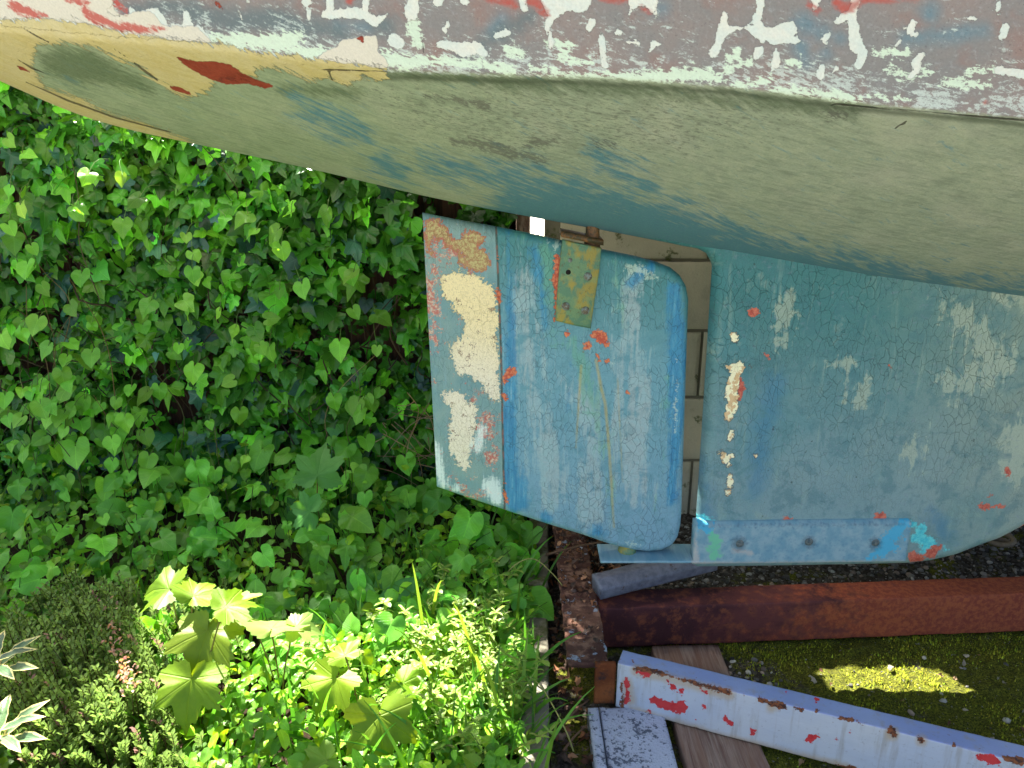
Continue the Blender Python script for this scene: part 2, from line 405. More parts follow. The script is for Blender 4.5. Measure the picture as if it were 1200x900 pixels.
def keel_material():
    m = Mat('crazed_blue_keel_paint', .55, .3); o = m.obj(); ob = m.mp(o, sc=(1, .15, 1))
    fine = m.noise(ob, 150, 5, .65); med = m.noise(ob, 36, 5, .6); big = m.noise(ob, 7, 4, .6)
    vs = m.noise(m.mp(o, sc=(24, 1, 3)), 2.2, 5, .6, .3)
    kv = m.attr('kv'); ku = m.attr('ku')
    c = m.mix(m.ss(kv, .05, .75), rgb(62, 116, 126), rgb(116, 144, 158))
    c = m.mix(m.ss(ku + (big - .5) * .6, .35, 1.1) * .7, c, rgb(138, 150, 142))
    c = m.mix(m.ss(big, .42, .66) * .4, c, rgb(64, 124, 142))
    grit = m.noise(ob, 340, 3, .6); mot = m.noise(ob, 18, 6, .72, .4)
    pale = m.ss(m.attr('pale') + (vs - .5) * 90 + (mot - .5) * 110, -4, 8)
    c = m.mix(m.ss(mot, .5, .38) * .45, c, rgb(62, 108, 124)); c = m.mix(m.ss(mot, .56, .68) * .45, c, rgb(134, 156, 156))
    c = m.mix(pale * .6, c, rgb(164, 176, 166))
    c = m.mix(m.ss(vs, .56, .74) * .4, c, rgb(140, 164, 160))
    c = m.mix(m.ss(m.noise(ob, 80, 5, .7), .55, .7) * .35, c, rgb(120, 132, 158))
    c = m.mix(m.ss(m.attr('blue') + (med - .5) * 30 + (mot - .5) * 60, -12, 16) * .5, c, rgb(48, 112, 158))
    cz = crackle(m, m.warp(ob, 30, .02), 76, .042, (1, 1, .5)) * m.ss(m.noise(ob, 9, 4, .7), .37, .56) * m.ss(kv, 1.1, .3) * m.ss(fine, .3, .52, .3, 1.)
    cz2 = crackle(m, ob, 120, .05) * m.ss(m.noise(ob, 16, 3), .5, .64)
    c = m.mix(cz * .45, c, rgb(40, 66, 70)); c = m.mix(cz2 * .2, c, rgb(60, 84, 84))
    dots = m.ss(m.noise(ob, 95, 2, .5), .73, .77)
    c = m.mix(dots * .6, c, rgb(44, 56, 56))
    cy = m.ss(m.attr('cyan') + (med - .5) * 30 + (fine - .5) * 20, -3, 3)
    c = m.mix(cy * .9, c, m.mix(m.ss(fine, .35, .65), rgb(46, 178, 206), rgb(104, 206, 220)))
    c = m.mix(m.ss(m.attr('green') + (med - .5) * 12 + (fine - .5) * 8, -2, 4) * .8, c, rgb(116, 206, 156))
    rd = m.ss(m.attr('red') + (fine - .5) * 14 + (med - .5) * 12, -.5, .5)
    c = m.mix(rd, c, m.mix(m.ss(fine, .4, .6), rgb(166, 74, 66), rgb(192, 110, 96)))
    w = m.ss(m.attr('white') + (fine - .5) * 12 + (med - .5) * 12, -.5, .5)
    c = m.mix(m.ss(m.attr('white') + (fine - .5) * 12 + (med - .5) * 12, -1.8, -.6) * .6, c, rgb(70, 60, 56))
    c = m.mix(w, c, m.mix(m.ss(m.noise(ob, 70, 4), .5, .56), rgb(232, 226, 202), rgb(206, 176, 140)))
    c = m.mix(1., c, (1.25, 1.27, 1.04), 'MULTIPLY'); c = m.mix(m.ss(grit, .35, .7) * .28, c, m.mix(1., c, (.6, .6, .62), 'MULTIPLY'))
    m.base(c); m.rough(m.ss(fine, .3, .7, .45, .7))
    m.bump(w * -.4 - rd * .3 - cz * .7 - cz2 * .3 + fine * .3 + med * .4 + cy * .3, .0014, .9)
    return m

def rust_material(name, a, b, c3, paint=None, flaky=1.):
    m = Mat(name, .85, .15); o = m.obj()
    fine = m.noise(o, 130, 6, .7); med = m.noise(o, 30, 5, .65); big = m.noise(o, 5, 4, .6)
    lon = m.noise(m.mp(o, sc=(3, 14, 14)), 4, 5, .6)
    c = m.mix(m.ss(big, .38, .62), a, b); c = m.mix(m.ss(med, .48, .66), c, c3)
    c = m.mix(m.ss(lon, .52, .7) * .5, c, a); c = m.mix(m.ss(fine, .56, .72) * .5, c, b)
    c = m.mix(m.ss(m.noise(o, 220, 2), .66, .72) * .5, c, rgb(30, 22, 20))
    h = fine * .6 + med * .8
    if paint:
        pm = m.ss(m.noise(o, 34, 6, .7), .6 - .0, .62)
        c = m.mix(pm, c, paint); h = h + pm * .6
    m.base(c); m.bump(h, .0025 * flaky, 1.)
    return m, c

M_hull = hull_material(); M_rudder = rudder_material(); M_keel = keel_material()
M_beam, _c = rust_material('red_brown_rusty_steel', rgb(78, 46, 46), rgb(112, 64, 58), rgb(140, 80, 56))
_al = M_beam.attr('along')
_f = M_beam.noise(M_beam.obj(), 22, 5, .65); _g = M_beam.noise(M_beam.obj(), 90, 4, .7)
_c2 = M_beam.mix(M_beam.ss(_al + (_f - .5) * 1.3, .4, .7) * .75, _c, M_beam.mix(M_beam.ss(_g, .4, .6), rgb(178, 98, 60), rgb(146, 72, 52)))
_zz = M_beam.sep(M_beam.obj())[2]
_c2 = M_beam.mix(M_beam.ss(_zz + (_f - .5) * .012, .145, .151) * .6, _c2, M_beam.mix(M_beam.ss(_al, .5, .8), rgb(120, 84, 78), rgb(112, 106, 58)))
M_beam.base(_c2)
M_flake, _ = rust_material('flaking_brown_rust', rgb(74, 50, 44), rgb(104, 76, 62), rgb(140, 108, 88), rgb(150, 160, 172), 2.2)
M_orange, _ = rust_material('orange_rust_scale', rgb(112, 62, 34), rgb(160, 98, 54), rgb(60, 46, 42), None, 2.)

def painted_angle_material():
    m = Mat('chipped_white_steel_paint', .45, .4); o = m.obj()
    fine = m.noise(o, 120, 5, .65); med = m.noise(o, 40, 5, .6); big = m.noise(o, 6, 3)
    c = m.mix(m.ss(big, .3, .7), rgb(186, 196, 206), rgb(200, 206, 206))
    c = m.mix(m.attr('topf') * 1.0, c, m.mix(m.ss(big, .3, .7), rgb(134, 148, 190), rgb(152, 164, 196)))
    c = m.mix(m.ss(m.noise(m.mp(o, sc=(30, 30, 3)), 1.6, 5, .65), .5, .72) * .5, c, rgb(150, 142, 124)); c = m.mix(m.ss(fine, .58, .7) * .3, c, rgb(120, 116, 112))
    st = m.attr('stain') + (med - .5) * 6 + (fine - .5) * 4
    c = m.mix(m.ss(st, -6, 2) * .6, c, rgb(186, 160, 110))
    rd = m.ss(m.attr('red') - 1.2 + (fine - .5) * 12 + (med - .5) * 16, -.5, .5)
    c = m.mix(rd, c, m.mix(m.ss(med, .35, .6), rgb(192, 34, 40), rgb(206, 62, 62)))
    ru = m.ss(m.attr('rust') + (fine - .5) * 12 + (med - .5) * 12, -.6, .8)
    c = m.mix(ru, c, m.mix(m.ss(fine, .42, .6), rgb(66, 42, 34), rgb(138, 82, 46)))
    c = m.mix(m.ss(m.noise(o, 70, 3), .74, .76) * .7, c, rgb(120, 90, 70))
    m.base(c); m.bump(fine * .15 + med * .5 - rd * .5 - ru * .6 + m.noise(m.mp(o, sc=(2, 2, 8)), 14, 3) * .8, .0012, .7)
    m.rough(m.ss(ru + rd, 0, 1, .38, .8))
    return m
M_angle = painted_angle_material()
M_grey = Mat('dull_grey_paint', .5, .35); _o = M_grey.obj(); _n = M_grey.noise(_o, 60, 5, .65)
M_grey.base(M_grey.mix(M_grey.ss(M_grey.noise(_o, 44, 4, .7), .62, .68), M_grey.mix(M_grey.ss(_n, .3, .7), rgb(92, 96, 106), rgb(120, 124, 134)), rgb(84, 62, 52))); M_grey.bump(_n, .001, .5)

M_brass = Mat('verdigris_bracket', .5, .4); _o = M_brass.obj()
_n = M_brass.noise(M_brass.mp(_o, sc=(1, 1, .6)), 34, 4, .6, .5); _f = M_brass.noise(_o, 140, 4, .7)
_c = M_brass.mix(M_brass.ss(_n, .42, .56), rgb(84, 128, 98), rgb(150, 140, 62))
_c = M_brass.mix(M_brass.ss(M_brass.noise(_o, 50, 4, .6), .5, .6) * .5, _c, rgb(120, 150, 96))
_c = M_brass.mix(M_brass.ss(_f, .56, .68) * .6, _c, rgb(96, 84, 44)); M_brass.base(_c); M_brass.bump(_f + _n, .0012, .8)
M_bolt = Mat('corroded_bolt', .5, .4); _o = M_bolt.obj(); _f = M_bolt.noise(_o, 160, 4, .7)
M_bolt.base(M_bolt.mix(M_bolt.ss(_f, .4, .6), rgb(120, 136, 128), rgb(96, 84, 60))); M_bolt.bump(_f, .001, .8)
M_darkbolt = Mat('dark_painted_bolt', .6, .3); _o = M_darkbolt.obj(); _f = M_darkbolt.noise(_o, 160, 4, .7)
M_darkbolt.base(M_darkbolt.mix(M_darkbolt.ss(_f, .4, .6), rgb(66, 86, 92), rgb(108, 116, 110))); M_darkbolt.bump(_f, .001, .8)
M_bronze = Mat('rusty_bronze_stock', .5, .4); _o = M_bronze.obj(); _f = M_bronze.noise(_o, 70, 5, .7)
M_bronze.base(M_bronze.mix(M_bronze.ss(_f, .4, .6), rgb(64, 58, 34), rgb(130, 90, 48))); M_bronze.bump(_f, .002, .8)

def concrete(name, a, b, moss=0., sc=1., bumpd=.003, dark=None):
    m = Mat(name, .9, .15); o = m.obj()
    fine = m.noise(o, 160 * sc, 5, .7); med = m.noise(o, 24 * sc, 5, .65); big = m.noise(o, 4 * sc, 4, .6)
    c = m.mix(m.ss(big, .3, .7), a, b); c = m.mix(m.ss(med, .5, .7) * .4, c, tuple(x * .6 for x in a))
    c = m.mix(m.ss(fine, .55, .7) * .4, c, tuple(min(x * 1.5, .9) for x in b))
    if moss: c = m.mix(m.ss(m.noise(o, 12, 5, .7), .62 - moss * .2, .68 - moss * .1) * .8, c, rgb(74, 84, 38))
    if dark is not None:
        c = m.mix(m.ss(fine * .7 + med * .5, .625, .69) * .85, c, dark)
    m.base(c); m.bump(fine * .6 + med, bumpd, 1.)
    return m
M_wall = concrete('grey_concrete_block', rgb(204, 194, 168), rgb(180, 172, 150), .12)
M_mortar = concrete('pale_mortar', rgb(128, 120, 104), rgb(110, 104, 90), .1)
M_kerb = concrete('mossy_kerb_concrete', rgb(136, 132, 118), rgb(112, 108, 92), .6)
M_block = concrete('rough_white_washed_block', rgb(190, 198, 214), rgb(166, 176, 198), 0, .8, .012, rgb(70, 78, 96))
M_terrace = concrete('pale_terrace_concrete', rgb(206, 200, 184), rgb(190, 186, 172), 0)
M_yard = concrete('yard_concrete', rgb(138, 136, 128), rgb(120, 118, 110), .0)

M_wood = Mat('weathered_grey_wood', .8, .2); _o = M_wood.obj()
_w = M_wood.noise(M_wood.mp(_o, sc=(90, 5, 30)), 1.5, 6, .65, .6); _w2 = M_wood.noise(M_wood.mp(_o, sc=(16, 2, 8)), 2, 4, .6, .8)
_c = M_wood.mix(M_wood.ss(_w, .3, .7), rgb(104, 78, 66), rgb(152, 134, 118)); _c = M_wood.mix(M_wood.ss(_w2, .45, .65) * .6, _c, rgb(128, 96, 76))
_c = M_wood.mix(M_wood.ss(_w, .62, .7) * .6, _c, rgb(72, 58, 50)); M_wood.base(_c); M_wood.bump(_w + _w2, .003, 1.)
M_fence = Mat('dark_fence_wood', .85, .2); _o = M_fence.obj(); _w = M_fence.noise(M_fence.mp(_o, sc=(40, 40, 3)), 2, 5, .65)
M_fence.base(M_fence.mix(M_fence.ss(_w, .3, .7), rgb(46, 36, 28), rgb(84, 60, 44))); M_fence.bump(_w, .003, 1.)

def leaf_mat(name, rough=.42, trans=.35, vein=.35, tint=(1.25, 1.15, .7), var=None, side=7.0, palm=None):
    m = Mat(name, rough, .42); uv = m.uv(); u, v, _ = m.sep(uv)
    c = m.attr('Col', True)
    au = m.math('ABSOLUTE', u)
    mid = m.ss(au, .035, .008)
    wv = m.math('SINE', (v - au * .7) * side * 6.283)
    sv = m.ss(wv, .86, 1.) * m.ss(au, .0, .06)
    if palm:
        vb = v - palm[0]; an = m.math('ABSOLUTE', m.math('ARCTAN2', u, vb)); rr_ = m.math('SQRT', u * u + vb * vb); sv = m.ss(rr_ * an, .022, .006)
        for a_ in palm[1:]: sv = m.math('MAXIMUM', sv, m.ss(rr_ * m.math('ABSOLUTE', an - radians(a_)), .022, .006))
        mid = mid * 0; sv = sv * 1.6
    n = m.noise(m.obj(), 40, 3, .6)
    c = m.mix(m.ss(n, .35, .7) * .35, c, m.mix(1., c, (.55, .7, .5), 'MULTIPLY'))
    light = m.mix(1., c, (1.9, 1.6, 1.7), 'MULTIPLY')
    c = m.mix((mid + sv * .5) * vein, c, light)
    if var is not None:
        edge = m.ss(au + (m.noise(uv, 6, 3) - .5) * .12, m.attr('wid') * .38, m.attr('wid') * .5) if False else None
        e = m.ss(m.attr('rim') + (m.noise(uv, 5, 3) - .5) * .35, .80, .86)
        c = m.mix(e, c, var)
    m.base(c)
    tr = m.N('ShaderNodeBsdfTranslucent'); m.put(tr.inputs['Color'], m.mix(1., c, tint, 'MULTIPLY'))
    mx = m.N('ShaderNodeMixShader'); mx.inputs[0].default_value = trans
    m.bump((mid + sv) * -.6 + m.noise(uv, 14, 3) * .3, .0015, .6)
    m.nt.links.new(m.b.outputs[0], mx.inputs[1]); m.nt.links.new(tr.outputs[0], mx.inputs[2]); m.nt.links.new(mx.outputs[0], m.out.inputs[0])
    return m
M_ivy = leaf_mat('glossy_ivy_leaf', .27, .22, .5, palm=(.12, 52, 108))
M_soft = leaf_mat('soft_green_leaf', .36, .38, .35, (1.5, 1.2, .45))
M_syc = leaf_mat('thin_palmate_leaf', .5, .45, .16, (1.5, 1.15, .4), palm=(.06, 50, 100))
M_varie = leaf_mat('variegated_leaf', .4, .25, .3, var=rgb(226, 216, 140))
M_litter = leaf_mat('dry_brown_leaf', .8, .15, .2, (1.1, 1, .8))
M_needle = leaf_mat('heather_needle', .5, .3, 0)
M_grass = leaf_mat('grass_blade', .45, .4, .3, side=0)
def colmat(name, rough=.7):
    m = Mat(name, rough, .25); c = m.attr('Col', True); n = m.noise(m.obj(), 90, 4, .6)
    m.base(m.mix(m.ss(n, .35, .7) * .5, c, m.mix(1., c, (.5, .5, .5), 'MULTIPLY'))); m.bump(n, .001, .6); return m
M_stem = colmat('plant_stem'); M_stone = colmat('loose_stone', .85)

# ================================================================== THE BOAT
YC = 1.52
boat = empty('sailing_boat', (0.9, YC, .245), 'old sailing boat with flaking white and yellow topsides, chalky green bottom and blue rudder', 'boat')

cen = [(-420, -30), (-200, 20), (0, 92), (60, 125), (130, 148), (220, 167), (320, 188), (400, 206), (500, 231), (620, 254), (720, 272), (800, 288), (1000, 324), (1200, 352), (1400, 372)]
cw = np.array([P(a, b, YC) for a, b in cen])
chn = [(-900, -110, 1.5), (-520, -50, 1.44), (-200, 14, 1.36), (0, 38, 1.27), (250, 60, 1.16), (450, 83, 1.09), (600, 88, 1.05), (700, 91, 1.03), (850, 101, 1.0), (1000, 120, .97), (1200, 139, .95), (1400, 156, .93), (1700, 178, .92)]
hw = np.array([P(a, b, c) for a, b, c in chn])
xs = np.r_[np.linspace(-1.86, -1.32, 24)[:-1], np.linspace(-1.32, 1.3, 620), np.linspace(1.3, 5.2, 60)[1:]]
X_C = np.r_[cw[:, 0], 2.6, 3.8, 4.6, 5.2]; Z_C = np.r_[cw[:, 2], .74, .80, 1.0, 1.45]
X_H = np.r_[hw[:, 0], 2.6, 3.8, 4.6, 5.2]; Y_H = np.r_[hw[:, 1], .86, 1.0, 1.3, YC - .015]; Z_H = np.r_[hw[:, 2], 1.16, 1.22, 1.3, 1.5]
def smooth_interp(x, X, Y):
    o = np.interp(x, X, Y); xx = np.linspace(x[0] - .3, x[-1] + .3, 1400); yy = np.interp(xx, X, Y)
    k = np.hanning(61); k /= k.sum(); yp = np.pad(yy, 30, mode='edge'); return np.interp(x, xx, np.convolve(yp, k, 'valid'))
zc = smooth_interp(xs, X_C, Z_C); yh = smooth_interp(xs, X_H, Y_H); zh = smooth_interp(xs, X_H, Z_H)
zs = 1.83 + .02 * (xs) ** 2 * .3; ys = yh - .05 - .02 * np.clip(xs + 1, 0, 2); ys = np.where(xs > 4, np.interp(xs, [4, 5.2], [np.interp(4, xs, ys), YC - .02]), ys)
na, nb = 120, 96
rows = []
a = np.linspace(0, 1, na)[:, None]
cy, cz = YC + (yh - YC) * .52, zc + (zh - zc) * .36
rows_y = (1 - a) ** 2 * YC + 2 * a * (1 - a) * cy + a * a * yh
rows_z = (1 - a) ** 2 * zc + 2 * a * (1 - a) * cz + a * a * zh
bq = (np.linspace(0, 1, nb + 1)[1:] ** 1.9)[:, None]
ty = yh + (ys - yh) * bq - .03 * np.sin(bq * pi); tz = zh + (zs - zh) * bq
SY, SZ = np.concatenate([rows_y, ty]), np.concatenate([rows_z, tz])       # rows x stations
for it in range(46):                                                        # ease the chine, more towards the stern
    w = np.clip(np.interp(xs, [-1.0, -.3, .3, 1.3], [1, .8, .25, .15]), 0, 1) * (1 if it < 46 else 0)
    lo, hi = na - 34, na + 34
    for A in (SY, SZ):
        A[lo:hi] += w * .5 * (.5 * (A[lo - 1:hi - 1] + A[lo + 1:hi + 1]) - A[lo:hi])
nr = SY.shape[0]
Xg = np.tile(xs, (nr, 1))
arc = np.r_[np.zeros((1, len(xs))), np.cumsum(np.hypot(np.diff(SY, axis=0), np.diff(SZ, axis=0)), 0)]
wob = (fbm(np.stack([Xg, SY, SZ], -1), 3.2, 3, 5) - .5) * .008 * np.clip(np.arange(nr) / 40, 0, 1)[:, None]
SY2 = SY - wob
near = np.stack([Xg, SY2, SZ], -1)
far = np.stack([Xg, 2 * YC - SY2, SZ], -1)[::-1][:-1]
full = np.concatenate([far, near]); nR = full.shape[0]                      # sheer (far) .. centre .. sheer (near)
uvg = np.concatenate([np.stack([Xg, arc], -1)[::-1][:-1], np.stack([Xg, arc], -1)])
mir = full.copy(); mir[..., 1] = np.minimum(mir[..., 1], 2 * YC - mir[..., 1])
hx, hy = proj(mir); hx, hy = hx.ravel(), hy.ravel()
chx = [c[0] for c in chn]; chy = [c[1] for c in chn]
chy_ = np.interp(hx, chx, chy)
WH = [[(-300, -90), (133, -90), (133, 5), (125, 14), (140, 19), (151, 20), (153, 8), (160, 16), (176, 8), (184, 10), (197, 29), (216, 28), (213, 13), (217, 11), (228, 30), (237, 32), (249, 50), (150, 44), (0, 30), (-300, 30)],
      [(280, 14, 1.5), (284, 22, 2.5)], [(291, 1, 3)], [(359, 3, 6)], [(362, 13, 2.5), (361, 22, 3)], [(387, -8, 5), (386, 10, 4.5), (380, 18, 4)],
      [(382, 17, 5), (410, 15, 6), (428, 17, 6), (440, 25, 6), (455, 17, 1)], [(428, 15, 4), (430, -3, 5)], [(463, 47, 8), (467, 50, 7)],
      [(485, -2, 6), (482, 16, 9)], [(512, 1, 7)], [(543, 0, 5), (547, 3, 4)], [(525, 26, 2), (522, 34, 4), (524, 42, 1)],
      [(516, 52, 4), (528, 54, 5), (542, 58, 9), (558, 56, 8), (572, 66, 1)], [(581, 42, 2.5), (594, 38, 4)],
      [(612, -6, 6), (615, 12, 3)], [(628, -30), (693, -30), (693, 2), (688, 13), (680, 15), (668, 11), (655, 20), (648, 26), (645, 35), (650, 50), (646, 63), (643, 55), (640, 40), (638, 25), (643, 18), (636, 6)],
      [(694, 25, 5), (690, 33, 4)], [(704, 43, 2.5), (706, 58, 4), (709, 76, 4.5)], [(727, 37, 4), (720, 40, 2)], [(738, 49, 4), (748, 50, 3)],
      [(735, -20), (772, -20), (771, 18), (767, 25), (764, 16), (755, 7), (745, 8), (737, 20)], [(773, 51, 2), (766, 52, 4), (760, 61, .8)],
      [(850, 16, 4), (848, 32, 7.5), (843, 50, 4), (836, 62, 6)], [(850, 36, 6), (866, 32, 2.5), (876, 32, 3), (890, 38, 8), (905, 40, 8), (925, 34, 9)], [(890, 34, 6), (888, 20, 5), (892, 8, 4.5), (890, -12, 6)],
      [(910, 45, 7), (934, 47, 3.5)], [(893, 46, 4)], [(889, 60, 6), (886, 67, 4)], [(910, 62, 3), (910, 73, 6.5), (907, 81, 3)], [(971, 40, 1.5), (966, 46, 4), (969, 53, 2)],
      [(955, -4, 8), (956, 10, 3)], [(963, 76, 2), (962, 88, 5.5)], [(980, 80, 3), (974, 89, 2)], [(1004, -6, 7), (1000, 14, 5), (982, 25, 4.5)],
      [(999, 18, 6), (1001, 40, 7), (1003, 54, 8), (1012, 61, 4), (1010, 70, 6), (1005, 79, 2)], [(1071, 27, 5), (1067, 36, 6), (1073, 39, 4)], [(1058, 34, 1.5), (1066, 36, 3)],
      [(1133, 19, 2.5), (1141, 23, 4), (1146, 23, 2)], [(1170, -4, 1.5), (1171, 16, 3)], [(1179, 30, 4.5), (1175, 44, 3.5)], [(1081, 62, 3.5), (1074, 74, 6), (1074, 84, 4), (1066, 90, 2.5)],
      [(1170, 82, 5), (1195, 86, 5), (1220, 88, 5)], [(1054, 48, 2), (1049, 55, 1)]]
ML = [[(265, 52, 5), (320, 54, 5), (360, 62, 6), (400, 62, 5)], [(250, 45, 6), (330, 50, 9), (350, 44, 6)], [(450, 70, 8), (470, 72, 8), (520, 72, 4), (560, 74, 5), (600, 84, 6)], [(455, 60, 3), (440, 66, 4)],
      [(597, 58, 6), (612, 62, 5)], [(660, 88, 4), (700, 92, 6), (740, 92, 7), (790, 88, 8), (820, 86, 9), (850, 95, 4)], [(655, 86, 3), (622, 80, 4)], [(740, 103, 1.5), (860, 112, 1.5)], [(905, 106, 4), (940, 108, 5), (985, 112, 5), (1010, 117, 2)],
      [(905, 112, 2), (960, 117, 3), (1010, 121, 1.5)], [(855, 68, 5), (862, 66, 6)], [(880, 70, 3), (860, 80, 3), (850, 84, 3)], [(900, 94, 4), (850, 104, 3)], [(925, 74, 3), (935, 74, 3)], [(1020, 60, 2), (1060, 62, 4)], [(1040, 80, 3), (1060, 90, 4), (1090, 86, 4)],
      [(1110, 96, 6), (1135, 98, 6), (1160, 100, 4)], [(1135, 84, 4), (1165, 82, 4)], [(1020, 113, 2), (1070, 116, 2)], [(640, 50, 3), (670, 52, 3), (655, 70, 3), (690, 74, 2)], [(485, 30, 8), (490, 55, 5)]]
YL = [[(-400, 0), (-100, 20), (0, 23), (60, 22), (100, 27), (160, 40), (249, 50), (262, 54), (300, 61), (350, 66), (400, 71), (450, 80), (453, 92), (440, 93), (425, 89), (412, 98), (395, 97), (386, 91), (370, 95), (345, 87), (322, 79),
       (300, 84), (300, 92), (262, 92), (252, 94), (250, 102), (240, 108), (232, 110), (225, 115), (210, 112), (195, 104), (185, 96), (172, 86), (160, 77), (148, 76), (135, 69), (115, 57), (90, 51), (60, 51), (45, 54), (38, 66), (42, 86), (54, 103), (95, 116), (135, 134), (170, 145), (200, 156), (222, 164), (230, 172), (-20, 150), (-400, 80)]]
BR = [[(205, 66), (230, 72), (252, 72), (270, 76), (283, 85), (300, 93), (322, 101), (312, 104), (290, 98), (265, 99), (245, 92), (228, 84), (215, 75)], [(198, 100), (210, 102), (222, 108), (225, 112), (203, 106)],
      [(418, 45), (424, 41), (430, 53), (424, 50)], [(19, 76), (30, 80), (36, 85), (24, 82)], [(247, -2), (256, 2), (263, 12), (256, 9)]]
RS = [[(13, 5, 4), (24, 11, 6), (38, 16, 4), (54, 19, 1)], [(80, 0, 3), (104, 3, 3)], [(98, 12, 3), (110, 21, 5), (135, 30, 5), (160, 34, 4.5), (192, 35, 1)], [(136, 4, 2.5), (148, 16, 2)]]
RT = [[(572, -2, 5), (592, 1, 5), (604, 7, 4)], [(622, 0, 7), (630, 6, 5), (641, 16, 4)], [(705, -3, 4), (733, 0, 4)], [(752, 8, 3), (762, 15, 3)], [(948, 6, 4), (958, 14, 4)], [(980, 4, 6), (990, 10, 6), (1015, -1, 4)], [(1015, -1, 4), (1060, 0, 3), (1074, -1, 3)], [(410, 0, 5)], [(955, 118, .1)], [(1155, 119, 2.5)]]
TE = [[(395, 30, 5), (430, 32, 7)], [(940, 25, 14), (960, 38, 12)], [(938, 55, 12), (945, 75, 8)], [(968, 62, 9)], [(1060, 45, 8), (1120, 40, 12), (1150, 35, 10)], [(985, 45, 8)], [(590, 20, 8), (575, 35, 8)], [(1090, 15, 12)], [(775, 10, 12)]]
SLT = [[(150, 12, 8), (200, 8, 14), (260, 25, 16), (330, 25, 18), (400, 40, 10)], [(255, 40, 8), (240, 35, 6)], [(450, 30, 14)], [(540, 65, 8), (620, 20, 10)]]
CR_ = [[(368, 68), (380, 62), (398, 52), (402, 47), (420, 45), (426, 42), (440, 42), (444, 50), (443, 60), (452, 68), (455, 78), (448, 80), (400, 73)], [(-300, -90), (133, -90), (133, 5), (140, 19), (175, 12), (190, 30), (228, 30), (249, 50), (200, 46), (150, 38), (100, 27), (50, 21), (0, 22), (-300, 14)]]
DP = [[(560, 258), (600, 215), (680, 215), (760, 232), (840, 262), (930, 290), (1020, 310), (1120, 330), (1260, 342), (1260, 380), (560, 380)], [(350, 132, 1), (400, 145, 4), (430, 160, 1)], [(500, 195, 3), (580, 205, 8), (640, 210, 10)], [(440, 190, 2), (470, 200, 4)], [(700, 180, 2), (730, 205, 4), (760, 225, 6)]]
OL = [[(45, 62), (70, 54), (110, 60), (150, 82), (185, 100), (180, 112), (130, 100), (80, 96), (50, 85)], [(330, 105, 5), (420, 108, 6)], [(450, 82, 6), (520, 88, 8), (620, 100, 8), (760, 108, 6), (900, 122, 6), (1000, 130, 8)]]
SK = [[(430, 100), (620, 98), (800, 112), (1000, 130), (1000, 150), (800, 180), (700, 190), (560, 180), (480, 150)]]
SC = [[(530, 165, 3), (560, 168, 5), (600, 180, 6), (640, 190, 3)], [(620, 168, 3), (650, 165, 4)], [(500, 112, 2), (570, 122, 4)], [(975, 133, 5), (990, 134, 3)], [(700, 168, 2), (720, 172, 2)]]
CK = [[(18, 68, .1), (38, 80, 1.3), (52, 86, .3)], [(24, 31, .2), (42, 42, .9), (58, 50, .6)], [(372, 82, .2), (385, 82, 1), (388, 92, 1), (394, 97, .3)], [(388, 82, 1), (455, 84, .3)], [(974, 105, .5), (974, 124, .5)], [(1046, 152, .6), (1062, 143, 1.4)], [(133, 57, .3), (150, 68, .5)], [(495, 45, .2), (496, 62, .7)], [(158, 74, 1), (172, 85, 1.5), (185, 94, 1)], [(30, 96, .3), (80, 118, 1.2), (135, 138, 1), (200, 155, .7)], [(980, 122, 1), (1100, 133, .8), (1200, 141, 1.2)]]
at = {'up': chy_ - hy, 'left': np.clip((760 - hx) / 700, 0, 1)}
for n_, sh in (('white', WH), ('mint', ML), ('yellow', YL), ('brown', BR), ('rs', RS), ('redtop', RT), ('teal', TE), ('slate', SLT), ('cream', CR_), ('deep', DP), ('olive', OL), ('speck', SK), ('scuff', SC), ('crack', CK)):
    at[n_] = layer(hx, hy, sh)
at['red'] = at['redtop'] - 3
at['yellow'] = np.where(hy > 60, np.maximum(at['yellow'], np.clip(60 - hx, -30, 60) * 1.0 - np.clip(55 - hy, 0, 90) - 20), at['yellow'])
me = mesh_tris('hull', full.reshape(-1, 3), (lambda q: np.concatenate([q[:, [0, 1, 2]], q[:, [0, 2, 3]]]))(grid_faces(nR, len(xs))), uv=uvg.reshape(-1, 2), attrs=at)
hull = link('hull', me, M_hull, boat)
# transom and deck
M_deck = Mat('faded_cream_deck', .6, .3); _n = M_deck.noise(M_deck.obj(), 30, 5, .6); M_deck.base(M_deck.mix(_n, rgb(206, 204, 186), rgb(170, 170, 158))); M_deck.bump(_n, .001, .5)
def strip(name, A, B, mat, parent):
    n = len(A); V3 = np.concatenate([A, B]); i = np.arange(n - 1)
    return link(name, mesh_tris(name, V3, np.concatenate([np.stack([i, i + 1, i + n], 1), np.stack([i + 1, i + n + 1, i + n], 1)])), mat, parent)
strip('deck', full[0] + [0, 0, -.01], full[-1] + [0, 0, -.01], M_deck, boat)
t0 = full[:, 0]; strip('transom', t0[:nR // 2 + 1], t0[::-1][:nR // 2 + 1], M_deck, boat)
tubes('rub_rail', [np.array([full[-1, i] + [0, -.008, -.03] for i in range(0, len(xs), 12)])], [np.full(len(range(0, len(xs), 12)), .018)], M_wood, boat, 8)

